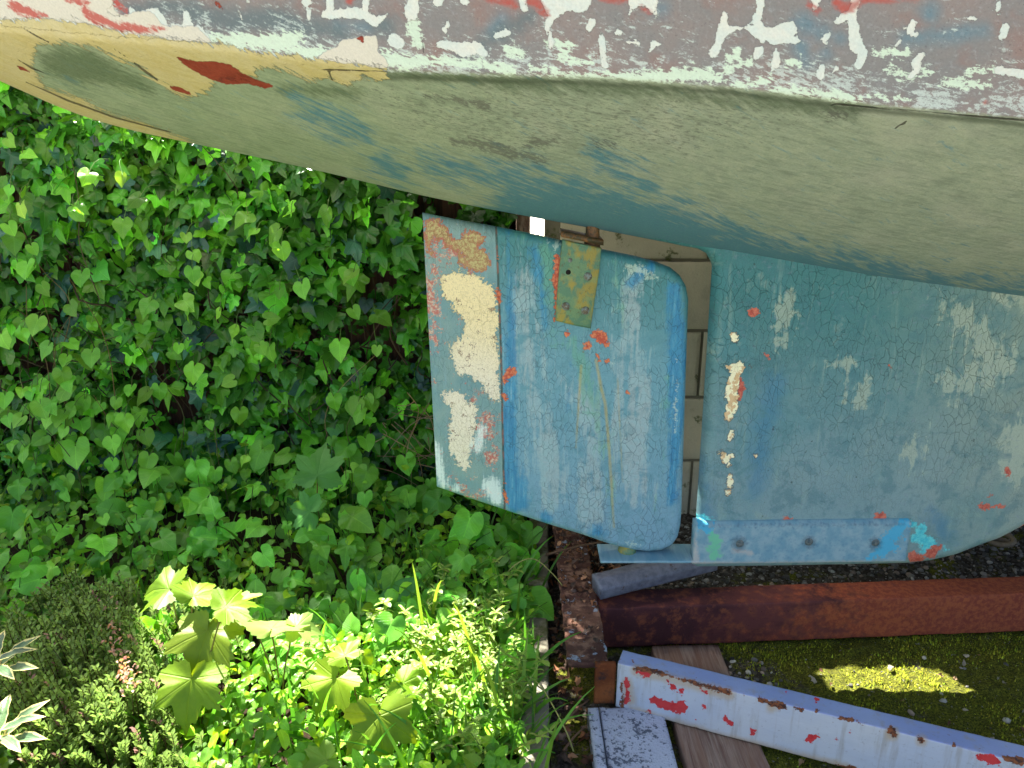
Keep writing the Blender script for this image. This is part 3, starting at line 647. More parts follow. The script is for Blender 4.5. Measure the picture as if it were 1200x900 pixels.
def slab(name, top, bot, Y, T, r, mat, parent, nu, nv, layers, extra=None, wave=0.002):
    """A blade between a top and a bottom outline (photo pixels on plane y = Y), rounded at the rim, with a front and a back."""
    top, bot = pline(top, nu), pline(bot, nu)
    # squeeze samples at the rim
    vv = np.linspace(0, 1, nv); vv = .5 - .5 * np.cos(vv * pi) * (.6 + .4 * np.cos(vv * pi) ** 2); vv = (vv - vv[0]) / (vv[-1] - vv[0])
    px = top[None, :, 0] * (1 - vv[:, None]) + bot[None, :, 0] * vv[:, None]
    py = top[None, :, 1] * (1 - vv[:, None]) + bot[None, :, 1] * vv[:, None]
    poly = np.concatenate([top, bot[::-1]])
    d = np.maximum(seg_sdf(px.ravel(), py.ravel(), poly), 0).reshape(px.shape) / 540.0     # roughly metres
    d[0] = d[-1] = 0; d[:, 0] = d[:, -1] = 0
    f = np.sqrt(np.clip(1 - (1 - np.minimum(d / r, 1)) ** 2, 0, 1))
    W = np.array([[P(px[i, j], py[i, j], Y) for j in range(nu)] for i in range(nv)])
    Tm = T(px, py) if callable(T) else T
    wv_ = (fbm(W, 9, 3, 3) - .5) * wave
    fr = W.copy(); fr[..., 1] -= f * (Tm + wv_); bk = W.copy(); bk[..., 1] += f * Tm
    q = grid_faces(nv, nu)
    q1 = q[:, ::-1]; q2 = q + nu * nv
    allv = np.concatenate([fr.reshape(-1, 3), bk.reshape(-1, 3)])
    Tt = np.concatenate([q1[:, [0, 1, 2]], q1[:, [0, 2, 3]], q2[:, [0, 1, 2]], q2[:, [0, 2, 3]]])
    px2, py2 = np.tile(px.ravel(), 2), np.tile(py.ravel(), 2)
    at = {n_: layer(px2, py2, s) for n_, s in layers.items()}
    if extra: at.update(extra(px2, py2))
    return link(name, mesh_tris(name, allv, Tt, attrs=at), mat, parent), fr

RTOP = [(495, 249), (515, 253), (540, 258), (580, 265), (620, 273), (660, 282), (706, 292), (745, 300), (770, 307), (785, 313), (796, 322), (803, 334), (806, 350)]
RBOT = [(512, 570), (550, 583), (590, 596), (640, 612), (680, 624), (715, 636), (740, 642), (760, 644), (775, 642), (787, 636), (794, 626), (797, 612), (798, 598)]
seamx = lambda py: np.interp(py, [250, 400, 600], [581, 587, 591.5])
RL = {'cream': [[(522, 320), (540, 315), (560, 321), (576, 334), (583, 350), (584, 420), (585, 468), (576, 463), (565, 453), (552, 438), (540, 438), (530, 420), (528, 402), (545, 390), (545, 376), (530, 358), (519, 345), (518, 330)],
                [(522, 458), (535, 455), (548, 465), (560, 478), (557, 498), (555, 515), (552, 530), (551, 545), (545, 550), (535, 540), (525, 520), (528, 496), (528, 480), (520, 466)]],
      'ochre': [[(500, 262), (512, 256), (522, 262), (532, 280), (545, 270), (568, 274), (562, 290), (575, 298), (570, 318), (548, 318), (540, 304), (538, 292), (520, 286), (508, 276), (504, 300), (498, 290)]],
      'pink': [[(505, 310, 10), (506, 370, 14), (512, 400, 6)], [(515, 280, 8), (550, 310, 12)], [(560, 520, 8), (572, 480, 8), (575, 540, 8)], [(530, 560, 8), (560, 575, 8)], [(560, 460, 6)], [(500, 280, 6), (500, 480, 3)]],
      'haze': [[(575, 566, 10), (582, 582, 8)], [(512, 520, 3), (514, 545, 6), (520, 565, 6)], [(560, 520, 8), (565, 500, 5)], [(535, 570, 5)]],
      'orange': [[(652, 300, 4), (653, 312, 5), (652, 325, 6), (651, 334, 2), (650, 372, 1)], [(664, 388, 4)], [(697, 390, 6), (703, 392, 7), (708, 398, 4)], [(689, 402, 4), (686, 404, 4)], [(700, 415, 2.5), (701, 419, 2)], [(710, 419, 2)],
                 [(600, 432, 4.5), (594, 437, 5), (591, 446, 2)], [(591, 460, 2.5), (592, 466, 2)], [(592, 575, 3), (594, 586, 2.5)], [(584, 340, 3), (585, 350, 2)], [(733, 455, 1.8)], [(590, 562, 1.5)], [(583, 300, 2)]],
      'run': [[(697, 418, 1), (703, 450, 1.2), (708, 470, 1.2), (713, 530, 1), (716, 580, .8), (718, 612, .5)], [(680, 425, .6), (677, 470, .6), (674, 520, .1)], [(695, 330, 1), (690, 375, .5)], [(722, 440, .1), (728, 560, .1)]],
      'blue': [[(596, 270, 2), (596, 340, 5), (597, 420, 8), (598, 520, 9), (604, 582, 13)], [(640, 380, 3), (632, 330, 5), (625, 290, 6)], [(790, 335, 8), (792, 420, 12), (790, 500, 10), (786, 580, 6)], [(760, 310, 4), (735, 330, 5)], [(668, 420, 1), (664, 500, 1)], [(700, 618, 8)], [(640, 602, 6)]],
      'pale': [[(612, 325, 8), (618, 420, 14), (640, 520, 18), (655, 580, 14)], [(735, 335, 10), (738, 420, 16), (745, 560, 20)], [(640, 420, 4), (690, 480, 16), (700, 600, 10)]],
      'verd': [[(640, 290, 8), (646, 340, 7), (650, 400, 10)], [(600, 270, 5), (640, 278, 6)], [(720, 306, 6), (728, 380, 4)], [(668, 400, 14), (690, 450, 10), (705, 520, 6), (716, 600, 5)], [(780, 440, 1), (770, 600, 2)]],
      'chalk': [[(735, 310, 3), (765, 322, 4)], [(640, 280, 2), (650, 285, 3)], [(745, 630, 4), (735, 634, 5)], [(720, 420, 1)], [(790, 420, .5), (788, 500, .5)]]}
def rextra(px, py):
    tz = np.interp(px, [p[0] for p in RTOP], [p[1] for p in RTOP]); bz = np.interp(px, [p[0] for p in RBOT], [p[1] for p in RBOT])
    return {'pv': (py - tz) / (bz - tz), 'pu': (px - 495) / 310, 'seam': px - seamx(py)}
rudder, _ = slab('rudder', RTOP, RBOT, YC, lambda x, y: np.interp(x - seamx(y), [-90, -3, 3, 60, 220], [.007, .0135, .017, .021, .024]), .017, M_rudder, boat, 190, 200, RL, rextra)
rudder['label'] = 'crazed light blue rudder with a cream-blotched trailing board'

def plate_poly(name, pts, Y0, Y1, mat, parent, bev=.0015):
    """flat plate from a pixel outline standing at y=Y0 (front) .. Y1 (back)"""
    n = len(pts); W = np.array([P(a, b, Y0) for a, b in pts]); c = W.mean(0)
    inn = c + (W - c) * (1 - bev / .03); F0 = inn.copy(); F1 = W.copy(); F1[:, 1] = Y0 + bev; F2 = W.copy(); F2[:, 1] = Y1
    Vt = np.concatenate([F0, F1, F2]); T = []
    for i in range(n):
        j = (i + 1) % n
        for k in (0, 1): T += [(k * n + i, k * n + j, (k + 1) * n + j), (k * n + i, (k + 1) * n + j, (k + 1) * n + i)]
    for i in range(1, n - 1): T += [(0, i + 1, i), (2 * n, 2 * n + i, 2 * n + i + 1)]
    return link(name, mesh_tris(name, Vt, np.array(T)), mat, parent, smooth=False)
BRK = [(659, 281), (682, 286), (705, 291), (702, 320), (697, 352), (692, 385), (671, 381), (651, 376), (653, 345), (656, 310)]
plate_poly('bracket', BRK, YC - .030, YC - .018, M_brass, rudder)
plate_poly('bracket', BRK, YC + .030, YC + .018, M_brass, rudder)
def dome(name, px, py, Y, r, mat, parent, h=.5, seg=14, slot=False):
    c = P(px, py, Y); Vt = [c + [0, -h * r, 0]]; T = []; R = 5
    for i in range(1, R + 1):
        a_ = i / R * pi / 2
        for k in range(seg): b = k * 2 * pi / seg; Vt.append(c + [r * sin(a_) * cos(b), -h * r * cos(a_), r * sin(a_) * sin(b)])
    for k in range(seg): Vt.append(c + [r * cos(k * 2 * pi / seg), .006, r * sin(k * 2 * pi / seg)])
    for k in range(seg):
        j = (k + 1) % seg; T.append((0, 1 + k, 1 + j))
        for i in range(R): b = 1 + i * seg; T += [(b + k, b + seg + k, b + seg + j), (b + k, b + seg + j, b + j)]
    Vt = np.array(Vt); Vt += ((fbm(Vt, 260, 2, 9) - .5) * .1 * r)[:, None] * np.array([1, 1, 1])
    return link(name, mesh_tris(name, Vt, np.array(T)), mat, parent)
for (bx, by, br) in ((668, 305, .0045), (689, 324, .0085), (663, 359, .0085), (686, 364, .0085)): dome('bolt', bx, by, YC - .030, br, M_bolt, rudder)
M_hole = Mat('dark_hole', .9, .1); M_hole.base(M_hole.mix(M_hole.noise(M_hole.obj(), 80), (.01, .012, .01), (.03, .025, .02)))
dome('bolt_hole', 666, 319, YC - .0305, .005, M_hole, rudder, .12)
# flat cap of the bracket and the stock
a0 = P(659, 279, YC - .030); a1 = P(706, 289, YC - .030)
capT = np.array([a0 + [-.002, 0, 0], a1 + [.002, 0, 0], a1 + [.002, .065, .0], a0 + [-.002, .065, .0]])
capV = np.concatenate([capT + [0, 0, .012], capT + [0, 0, .002]])
link('bracket_cap', mesh_tris('bracket_cap', capV, np.array([(0, 1, 2), (0, 2, 3), (4, 6, 5), (4, 7, 6), (0, 5, 1), (0, 4, 5), (1, 6, 2), (1, 5, 6), (2, 7, 3), (2, 6, 7), (3, 4, 0), (3, 7, 4)])), M_bronze, rudder, False)
pc = P(694, 284, YC); tubes('stock', [np.array([pc + [0, 0, z_] for z_ in (-.02, .0, .02, .05, .09)])], [np.array([.016, .016, .0135, .0135, .0135])], M_bronze, rudder, 14)

# keel / skeg
KTOP = [(796, 270), (806, 278), (880, 270), (1000, 290), (1200, 325), (1400, 345), (1650, 372)]
KTOP = [(837, 270)] + KTOP[2:]
KBOT = [(812, 661), (900, 660), (1056, 657), (1085, 654), (1115, 647), (1140, 637), (1165, 628), (1200, 610), (1300, 555), (1430, 480), (1650, 395)]
KL = {'white': [[(849, 425, 3), (860, 426, 6), (855, 438, 6), (852, 450, 6), (853, 470, 6), (848, 482, 4)], [(855, 388, 3), (856, 393, 3)], [(852, 500, 2), (850, 506, 1.5)], [(840, 523, 4), (846, 530, 4), (853, 527, 3)], [(849, 536, 2)], [(850, 552, 3), (851, 560, 3)], [(848, 569, 2)], [(875, 425, 1)], [(880, 527, 1)]],
      'red': [[(862, 440, 5), (864, 455, 3), (860, 462, 2)], [(877, 363, 5), (880, 362, 4)], [(917, 600, 5)], [(1024, 598, 5), (1020, 599, 4)], [(1171, 545, 4)], [(1171, 586, 1), (1140, 586, 2.5)], [(1062, 644, 6), (1070, 647, 6)], [(1083, 640, 7), (1092, 632, 3)], [(1168, 634, 3), (1185, 622, 2.5)], [(1192, 612, 4), (1210, 604, 4)], [(1152, 574, 1.5)], [(1033, 423, 2)], [(895, 415, 2), (890, 408, 1)], [(860, 380, .1)]],
      'cyan': [[(1072, 612, 5), (1070, 620, 8), (1080, 628, 8), (1075, 634, 7)], [(822, 602, 5), (828, 610, 7), (840, 613, 5)], [(1098, 634, 2)], [(1060, 606, 3)]],
      'green': [[(834, 640, 1)]], 'blue': [[(822, 540, 4), (824, 590, 8)], [(900, 440, 14), (880, 560, 10)], [(1085, 600, 10), (1100, 620, 8)]],
      'pale': [[(1090, 345, 10), (1130, 380, 16), (1160, 420, 16), (1110, 450, 12)], [(985, 420, 10), (1000, 460, 8)], [(1190, 500, 20), (1180, 545, 12)], [(920, 350, 4), (915, 400, 3)], [(1060, 520, 10)], [(1180, 345, 14)]]}
def kextra(px, py):
    tz = np.interp(px, [820, 1200], [300, 350]); bz = np.interp(px, [p[0] for p in KBOT], [p[1] for p in KBOT])
    return {'kv': (py - tz) / np.maximum(bz - tz, 30), 'ku': (px - 812) / 388}
keel, _ = slab('keel', KTOP, KBOT, YC, .032, .024, M_keel, boat, 300, 190, KL, kextra, .004)
# fillet at the head of the keel where it flows into the hull
FT = [(748, 262), (790, 262), (830, 262), (880, 262)]
FB = [(748, 276), (797, 287.5), (817, 291), (828, 297), (834, 308), (837, 330), (880, 330)]
slab('keel_fairing', FT, FB, YC, .026, .02, M_keel, boat, 60, 30, {k: [] for k in KL}, kextra, .001)

def shoe_mat():
    m = Mat('blue_shoe_plate_paint', .55, .3); o = m.obj(); ob = m.mp(o, sc=(1, .15, 1)); al = m.attr('along')
    fine = m.noise(ob, 150, 5, .65); med = m.noise(ob, 40, 5, .6)
    c = m.mix(m.ss(med, .35, .65), rgb(112, 156, 170), rgb(142, 174, 180)); c = m.mix(m.ss(fine, .5, .7) * .4, c, rgb(84, 124, 150))
    c = m.mix(m.ss(m.attr('cyan') + (med - .5) * 40 + (fine - .5) * 24, -2, 2) * .9, c, rgb(72, 176, 208))
    c = m.mix(m.ss(m.attr('green') + (med - .5) * 30 + (fine - .5) * 20, -2, 4) * .85, c, rgb(112, 200, 152))
    c = m.mix(m.ss(m.attr('chalk') + (fine - .5) * 8, -2, 3) * .8, c, rgb(186, 186, 176))
    c = m.mix(m.ss(m.attr('dark') + (fine - .5) * 12, -3, 4) * .5, c, rgb(60, 78, 90))
    m.base(c); m.bump(fine * .5 + med * .6, .0018, .9); return m
M_shoe = shoe_mat()
s0, s1 = P(812, 661, YC - .044), P(1061, 658, YC - .044)
hgt = P(812, 616, YC - .044)[2] - s0[2]
SL = {'cyan': [[(1018, 655, 3), (1040, 640, 9), (1056, 618, 8)], [(818, 610, 3), (830, 622, 4)]], 'green': [[(836, 630, 6), (838, 650, 6)]], 'chalk': [[(815, 625, 1), (815, 658, 5)], [(820, 660, 2), (1060, 658, 1)], [(860, 645, 3), (880, 648, 3)]], 'dark': [[(866, 637, 9)], [(948, 635, 8)], [(1026, 637, 8)], [(815, 616, 1), (1060, 614, 1)]]}
shoe = sweep('shoe_plate', [(0, 0), (0, hgt), (-.010, hgt + .006), (-.030, hgt + .004), (-.030, -.004), (-.010, -.004)], s0, s1, M_shoe, keel, .005, .003, .0008, 60, 4, SL)
for (bx, by) in ((867, 637), (948, 635), (1026, 636)): dome('bolt', bx, by, YC - .044, .009, M_darkbolt, keel, .35)
# heel bearing tongue under the rudder
h0, h1 = P(703, 656, YC - .03), P(822, 660, YC - .03)
hz = s0[2]
sweep('heel_bearing', [(0, 0), (0, .006), (-.075, .006), (-.075, 0)], [h0[0], YC - .045, hz + .002], [h1[0], YC - .045, hz + .002], M_shoe, keel, .006, .002, .0008, 40, 6, SL)
tubes('heel_pintle', [np.array([[P(735, 640, YC)[0], YC, hz + .004], [P(735, 640, YC)[0], YC, hz + .02], [P(735, 640, YC)[0], YC, hz + .05]])], [np.array([.022, .017, .014])], M_brass, keel, 12)

# ================================================================== THE CRADLE
g0 = G(690, 760, .005); g1 = G(1200, 740, .005); g1 = g0 + (g1 - g0) * 1.9
cradle = empty('boat_cradle', (.17, 1.5, .05), 'rusty welded steel boat cradle with one chipped white painted rail', 'boat cradle')
d_ = g1 - g0; d_ /= np.linalg.norm(d_); sgn = -1 if np.cross(d_, (0, 0, 1))[1] > 0 else 1
# profile axis a points along cross(t, up): towards the camera (-y) for a bar running +x
bm = sweep('cross_beam', [(0, 0), (0, .106), (-.075, .106), (-.075, 0)], g0, g1, M_beam, cradle, .006, .003, .0022, 32, 2)
sweep('long_member', [(.04, 0), (.04, .008), (-.044, .008), (-.044, 0)], [.158, 1.318, .114], [.158, 2.12, .114], M_flake, cradle, .005, .002, .0035, 60, 7, jag=.008)
# make the end plate a real plate
def box(name, lo, hi, mat, parent, rough=.001, rs=50, d=.006, seed=0, bev=.003, layers=None):
    lo, hi = np.array(lo, float), np.array(hi, float)
    return sweep(name, [(0, 0), (0, hi[2] - lo[2]), (-(hi[1] - lo[1]), hi[2] - lo[2]), (-(hi[1] - lo[1]), 0)], [lo[0], lo[1], lo[2]], [hi[0], lo[1], lo[2]], mat, parent, d, bev, rough, rs, seed, layers)
box('end_plate', (.170, 1.310, .026), (.212, 1.322, .124), M_orange, cradle, .003, 70, .004, 9)
box('web', (.190, 1.326, .02), (.198, 1.50, .113), M_orange, cradle, .002, 60, .006, 10)
w0, w1 = G(724, 777, .132), G(1200, 894, .132); w0[2] = w1[2] = .024; dv = w1 - w0; w1 = w0 + dv * 1.5
AL = {'red': [[(734, 795, 3), (736, 815, 4), (732, 826, 3)], [(765, 820, 5), (780, 827, 7), (800, 829, 6)], [(762, 833, 3)], [(750, 788, 4), (758, 790, 4)], [(783, 798, 5), (790, 806, 4)], [(795, 812, 4), (800, 808, 3)], [(822, 808, 1), (828, 813, 3)], [(824, 829, 3)], [(850, 842, 4), (857, 848, 4)], [(863, 841, 2)], [(883, 857, 4)], [(815, 843, 1)],
             [(950, 865, 5), (958, 862, 3)], [(976, 851, 3)], [(997, 855, 4)], [(980, 865, 2)], [(922, 812, 4)], [(957, 820, 4)], [(1145, 885, 4), (1160, 890, 6), (1170, 893, 4)], [(1004, 878, 1.2)], [(1100, 852, 2)]],
      'rust': [[(745, 783, 2), (770, 787, 2.5), (800, 797, 2), (830, 804, 2.5), (855, 812, 2.5)], [(726, 772, .5)], [(741, 775, 2)], [(872, 814, 1.5)], [(888, 819, 2), (910, 826, 3), (920, 828, 3)], [(930, 829, 2), (940, 832, 2)], [(957, 833, 3)], [(985, 841, 2), (1000, 845, 2.5), (1010, 848, 2)], [(1045, 857, 5), (1048, 862, 3)], [(1078, 866, 4), (1080, 869, 3)], [(1118, 873, 2)], [(1147, 879, 2)], [(1178, 888, 2.5), (1196, 893, 4)],
               [(735, 834, 2.5), (790, 850, 3.5), (850, 869, 4), (880, 881, 5), (930, 892, 4), (990, 906, 4)], [(950, 893, 2), (1000, 903, 4)], [(728, 800, 1), (730, 834, 2)], [(880, 880, 1), (950, 896, 1.5)]],
      'stain': [[(740, 832, 3), (850, 866, 4), (990, 900, 4)], [(745, 785, 4), (855, 814, 4)], [(1045, 860, 6)], [(1080, 868, 5)], [(905, 828, 5)], [(735, 800, 4), (738, 820, 5)]]}
ang = sweep('painted_rail', [(0, 0), (0, .108), (-.045, .108), (-.045, .102), (-.006, .102), (-.006, 0)], w0, w1, M_angle, cradle, .0035, .002, .0008, 45, 12, AL)
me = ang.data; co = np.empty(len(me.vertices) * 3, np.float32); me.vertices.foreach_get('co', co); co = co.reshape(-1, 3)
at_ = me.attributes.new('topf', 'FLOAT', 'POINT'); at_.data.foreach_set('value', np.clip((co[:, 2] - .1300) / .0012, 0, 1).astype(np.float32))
ang['label'] = 'white painted rail with red chips and rust spots'
qa, qb = G(700, 698, .125), G(835, 664, .145)
sweep('grey_brace', [(.02, 0), (.026, .03), (0, .045), (-.03, .042), (-.03, 0)], qa, qb, M_grey, cradle, .006, .004, .001, 30, 14)

# ================================================================== SETTING AND STRUCTURES
timber = sweep('timber_plank', [(0, 0), (0, .042), (-.155, .042), (-.155, 0)], [.325, 1.505, -.022], [.335, .85, -.022], M_wood, None, .006, .004, .0018, 20, 21, jag=.01)
tag(timber, 'weathered grey timber plank lying on the ground under the cradle', 'plank')
blk = empty('concrete_block', (.22, 1.1, 0), 'rough whitewashed concrete block supporting the corner of the cradle', 'block')
box('body', (.180, .78, -.02), (.308, 1.30, .030), M_block, blk, .005, 34, .006, 22, .008)
box('rim', (.155, .80, -.02), (.176, 1.29, .036), M_block, blk, .002, 40, .006, 23, .004)
kerb = sweep('garden_kerb', [(0, 0), (0, .05), (-.055, .05), (-.055, 0)], [.045, .6, .0], [.112, 2.15, .0], M_kerb, None, .008, .006, .003, 22, 24, dl=.01)
tag(kerb, 'mossy concrete edging strip between the planted bed and the cradle', 'kerb')

# block wall on the right, behind the keel
WY = 2.2
wall = empty('garden_wall', (1.6, WY, 0), 'grey concrete block retaining wall seen through the gap beside the rudder', 'wall')
WH_ = 1.19  # top is out of view; height set to place its shadow edge
box('mortar', (.095, WY + .006, -.05), (4.2, WY + .11, WH_ - .006), M_mortar, wall, .001, 20, .05, 1)
rw = 0; z_ = -.02
while z_ < WH_ - .02:
    h_ = min(.208, WH_ - z_); x_ = .092 - (.2 if rw % 2 else 0) + .045
    k = 0
    VV = []
    while x_ < 4.2:
        x2 = x_ + .43; a_ = max(x_, .092)
        if x2 - a_ > .05:
            box('block', (a_, WY, z_), (x2 - .009, WY + .116, z_ + h_ - .009), M_wall, wall, .002, 30, .012 if x_ < 1.2 else .05, 30 + k + rw * 9, .005)
        x_ = x2; k += 1
    z_ += .208; rw += 1
for k in range(8): box('block', (.56 + k * .44, WY, 1.2), (.56 + k * .44 + .431, WY + .116, 1.40), M_wall, wall, .002, 30, .05, 200 + k, .005)  # unseen course added to cut off the right end of the sun patch
box('block', (.05, WY, .935), (.205, WY + .116, 1.19), M_wall, wall, .002, 30, .012, 230, .005); box('block', (.05, WY, 1.2), (.215, WY + .116, 1.40), M_wall, wall, .002, 30, .012, 231, .005)  # unseen blocks added above the opening to stop stray sun
low = box('end_post', (.0125, WY + .005, -.05), (.0515, WY + .1, 1.45), M_wood, wall, .002, 30, .012, 60); low = box('wall_stub', (.054, WY + .01, -.05), (.091, WY + .1, .868), M_wall, wall, .002, 30, .012, 60)

# dark board fence under the ivy
fence = empty('board_fence', (-1, WY, 0), 'dark wooden board fence mostly buried under the ivy', 'fence')
def ivy_top(x):
    return np.interp(x, [-3, -1.6, -1.34, -1.2, -.35, -.31, 0., .05], [2.1, 2.0, 1.9, 1.26, 1.22, 1.62, 1.62, 1.3])  # unseen ivy and fence heights
x_ = -2.8; k = 0
while x_ < .02:
    t_ = float(ivy_top(x_ + .07)) - .05
    w_ = min(.139, .0122 - x_)
    if w_ > .03: box('board', (x_, WY + .02, -.05), (x_ + w_, WY + .042, t_), M_fence, fence, .002, 20, .03, 80 + k, .003)
    x_ += .14; k += 1
box('backing_board', (-2.8, WY + .0435, -.05), (.0122, WY + .056, 1.15), M_fence, fence, .001, 20, .05, 79, .003)  # unseen board added to close light slits between the boards

# ground, bed soil, added raised slab behind the wall
def ground_mat():
    m = Mat('mossy_gravel_ground', .95, .1); o = m.obj()
    fine = m.noise(o, 260, 5, .7); med = m.noise(o, 60, 5, .65); big = m.noise(o, 8, 4, .6)
    grit = m.ramp(m.voro(o, 130, 'F1', 'Color'), [(0, rgb(50, 46, 40)), (.5, rgb(86, 82, 74)), (1, rgb(140, 136, 126))])
    soil = m.mix(.5, grit, rgb(48, 40, 32))
    x, y, z = m.sep(o)
    mossm = m.ss(big + (med - .5) * .35 + m.ss(x, .4, .75) * .18 - m.ss(y, 1.55, 1.7) * .25, .44, .56)
    moss = m.mix(m.ss(fine, .35, .65), rgb(48, 56, 24), rgb(124, 126, 40))
    moss = m.mix(m.ss(med, .45, .65) * .5, moss, rgb(60, 60, 32))
    far_ = m.ss(m.math('ABSOLUTE', x - .6) + m.math('ABSOLUTE', y - 1.4), 2.0, 3.0)
    c = m.mix(mossm, soil, moss)
    c = m.mix(m.ss(m.noise(o, 110, 3), .66, .7) * .7, c, rgb(150, 146, 134))
    
    m.base(c); m.bump(fine + med * .8, .006, 1.)
    return m
M_ground = ground_mat()
def sheet(name, x0, x1, y0, y1, d, hfun, mat, kind='structure'):
    nx, ny = int((x1 - x0) / d) + 1, int((y1 - y0) / d) + 1
    X, Y = np.meshgrid(np.linspace(x0, x1, nx), np.linspace(y0, y1, ny)); Z = hfun(X, Y)
    q = grid_faces(ny, nx); o = link(name, mesh_tris(name, np.stack([X, Y, Z], -1).reshape(-1, 3), np.concatenate([q[:, [0, 1, 2]], q[:, [0, 2, 3]]])), mat)
    tag(o, kind=kind); return o
def gz(X, Y):
    p = np.stack([X, Y, X * 0], -1)
    return (fbm(p, 9, 4, 40) - .5) * .014 + (fbm(p, 55, 3, 41) - .5) * .016 - .006
sheet('ground', .06, 1.9, .75, 2.25, .006, gz, M_ground)
sheet('yard', -60, 60, -60, 60, 4, lambda X, Y: X * 0 - .03, M_yard)
M_soil = Mat('dark_bed_soil', .95, .1); _o = M_soil.obj(); _n = M_soil.noise(_o, 60, 6, .7)
M_soil.base(M_soil.mix(_n, rgb(30, 24, 18), rgb(66, 54, 40))); M_soil.bump(_n, .01, 1.)
def bz(X, Y):
    p = np.stack([X, Y, X * 0], -1)
    return .01 + .05 * np.clip((Y - 1.3) / .9, 0, 1) * np.clip((.1 - X) / .3, 0, 1) + (fbm(p, 8, 4, 50) - .5) * .03
sheet('garden_soil', -2.6, .075, .55, 2.24, .02, bz, M_soil)
ter = box('added_terrace', (-6, WY + .13, -.02), (8, 12, .835), M_terrace, None, .002, 3, .3, 61); tag(ter, kind='structure')  # sunlit slab added to make the bright spot in the wall opening

# ================================================================== LEAVES
def leaf_shape(ctrl, n=22, sx=1., tooth=0., nt=9, curl=.15, fold=.15, wave=.04, seed=0, tipdown=.25):
    r_ = np.random.default_rng(seed); th = np.linspace(0, 2 * pi, n, endpoint=False); ab = np.degrees(np.minimum(th, 2 * pi - th))
    r = np.interp(ab, [c[0] for c in ctrl], [c[1] for c in ctrl])
    if tooth: r = r * (1 + tooth * np.where(np.arange(n) % 2, -1, 1))
    r = r * (1 + r_.uniform(-.05, .05, n))
    base = ctrl[-1][1]
    ph = r_.uniform(0, 6)
    def ring(k):
        x = sx * r * k * np.sin(th); y = r * k * np.cos(th) + base
        z = -curl * (x ** 2 + .5 * (y - base) ** 2) + fold * np.abs(x) - tipdown * np.clip(y - base, 0, 2) ** 2 + wave * k * np.sin(3 * th + ph)
        return np.stack([x, y, z], 1)
    Vt = np.concatenate([[[0, base, 0]], ring(.5), ring(1.)])
    i = np.arange(n); j = (i + 1) % n
    T = np.concatenate([np.stack([i * 0, 1 + j, 1 + i], 1), np.stack([1 + i, 1 + j, 1 + n + j], 1), np.stack([1 + i, 1 + n + j, 1 + n + i], 1)])
    rim = np.r_[0, np.full(n, .5), np.ones(n)]
    return Vt, T, Vt[:, :2], rim
C_IVY = [(0, 1.0), (12, .74), (30, .5), (42, .6), (55, .78), (66, .56), (84, .42), (105, .55), (118, .6), (135, .46), (160, .34), (175, .24), (180, .12)]
C_IVY2 = [(0, .95), (20, .72), (45, .62), (62, .66), (80, .55), (110, .56), (135, .5), (160, .38), (180, .16)]
C_HEART = [(0, 1.0), (12, .84), (35, .74), (70, .66), (105, .66), (135, .66), (155, .58), (168, .4), (180, .16)]
C_OVAL = [(0, 1.0), (20, .8), (50, .52), (90, .4), (130, .42), (160, .5), (180, .52)]
C_LANCE = [(0, 1.0), (12, .72), (35, .32), (90, .19), (145, .32), (168, .7), (180, .85)]
C_SYC = [(0, 1.0), (8, .86), (18, .74), (27, .56), (36, .68), (50, .92), (62, .76), (77, .54), (90, .62), (104, .74), (120, .62), (140, .52), (165, .38), (180, .08)]
V_IVY = [leaf_shape(C_IVY, 24, (1.15, .95, 1.05, .85, 1.1)[k], 0, curl=.12 * (k % 3), fold=.26 - .09 * k, wave=.05 + .025 * k, seed=k, tipdown=.1 + .12 * k) for k in range(5)] + [leaf_shape(C_IVY2, 20, 1.05, 0, curl=.2, fold=.12, wave=.04, seed=9)]
V_HEART = [leaf_shape(C_HEART, 22, .98, 0, curl=.2 * (k % 3 - .6), fold=.24 - .06 * k, wave=.06 + .02 * k, seed=20 + k, tipdown=.1 + .09 * k) for k in range(5)]
V_OVAL = [leaf_shape(C_OVAL, 16, 1., 0, curl=.2, fold=.2, wave=.06, seed=30 + k, tipdown=.25) for k in range(2)]
V_LANCE = [leaf_shape(C_LANCE, 18, 1., 0, curl=.1, fold=.4, wave=.03, seed=40 + k, tipdown=.2) for k in range(2)]
V_SYC = [leaf_shape(C_SYC, 60, 1.05, .05, curl=.22 - .1 * k, fold=.10, wave=.10, seed=50 + k, tipdown=.15 + .15 * k) for k in range(4)]
V_DRY = [leaf_shape(C_OVAL, 12, 1.1, .1, curl=1.2 * (k - .5), fold=.5, wave=.2, seed=60 + k, tipdown=.5) for k in range(3)]

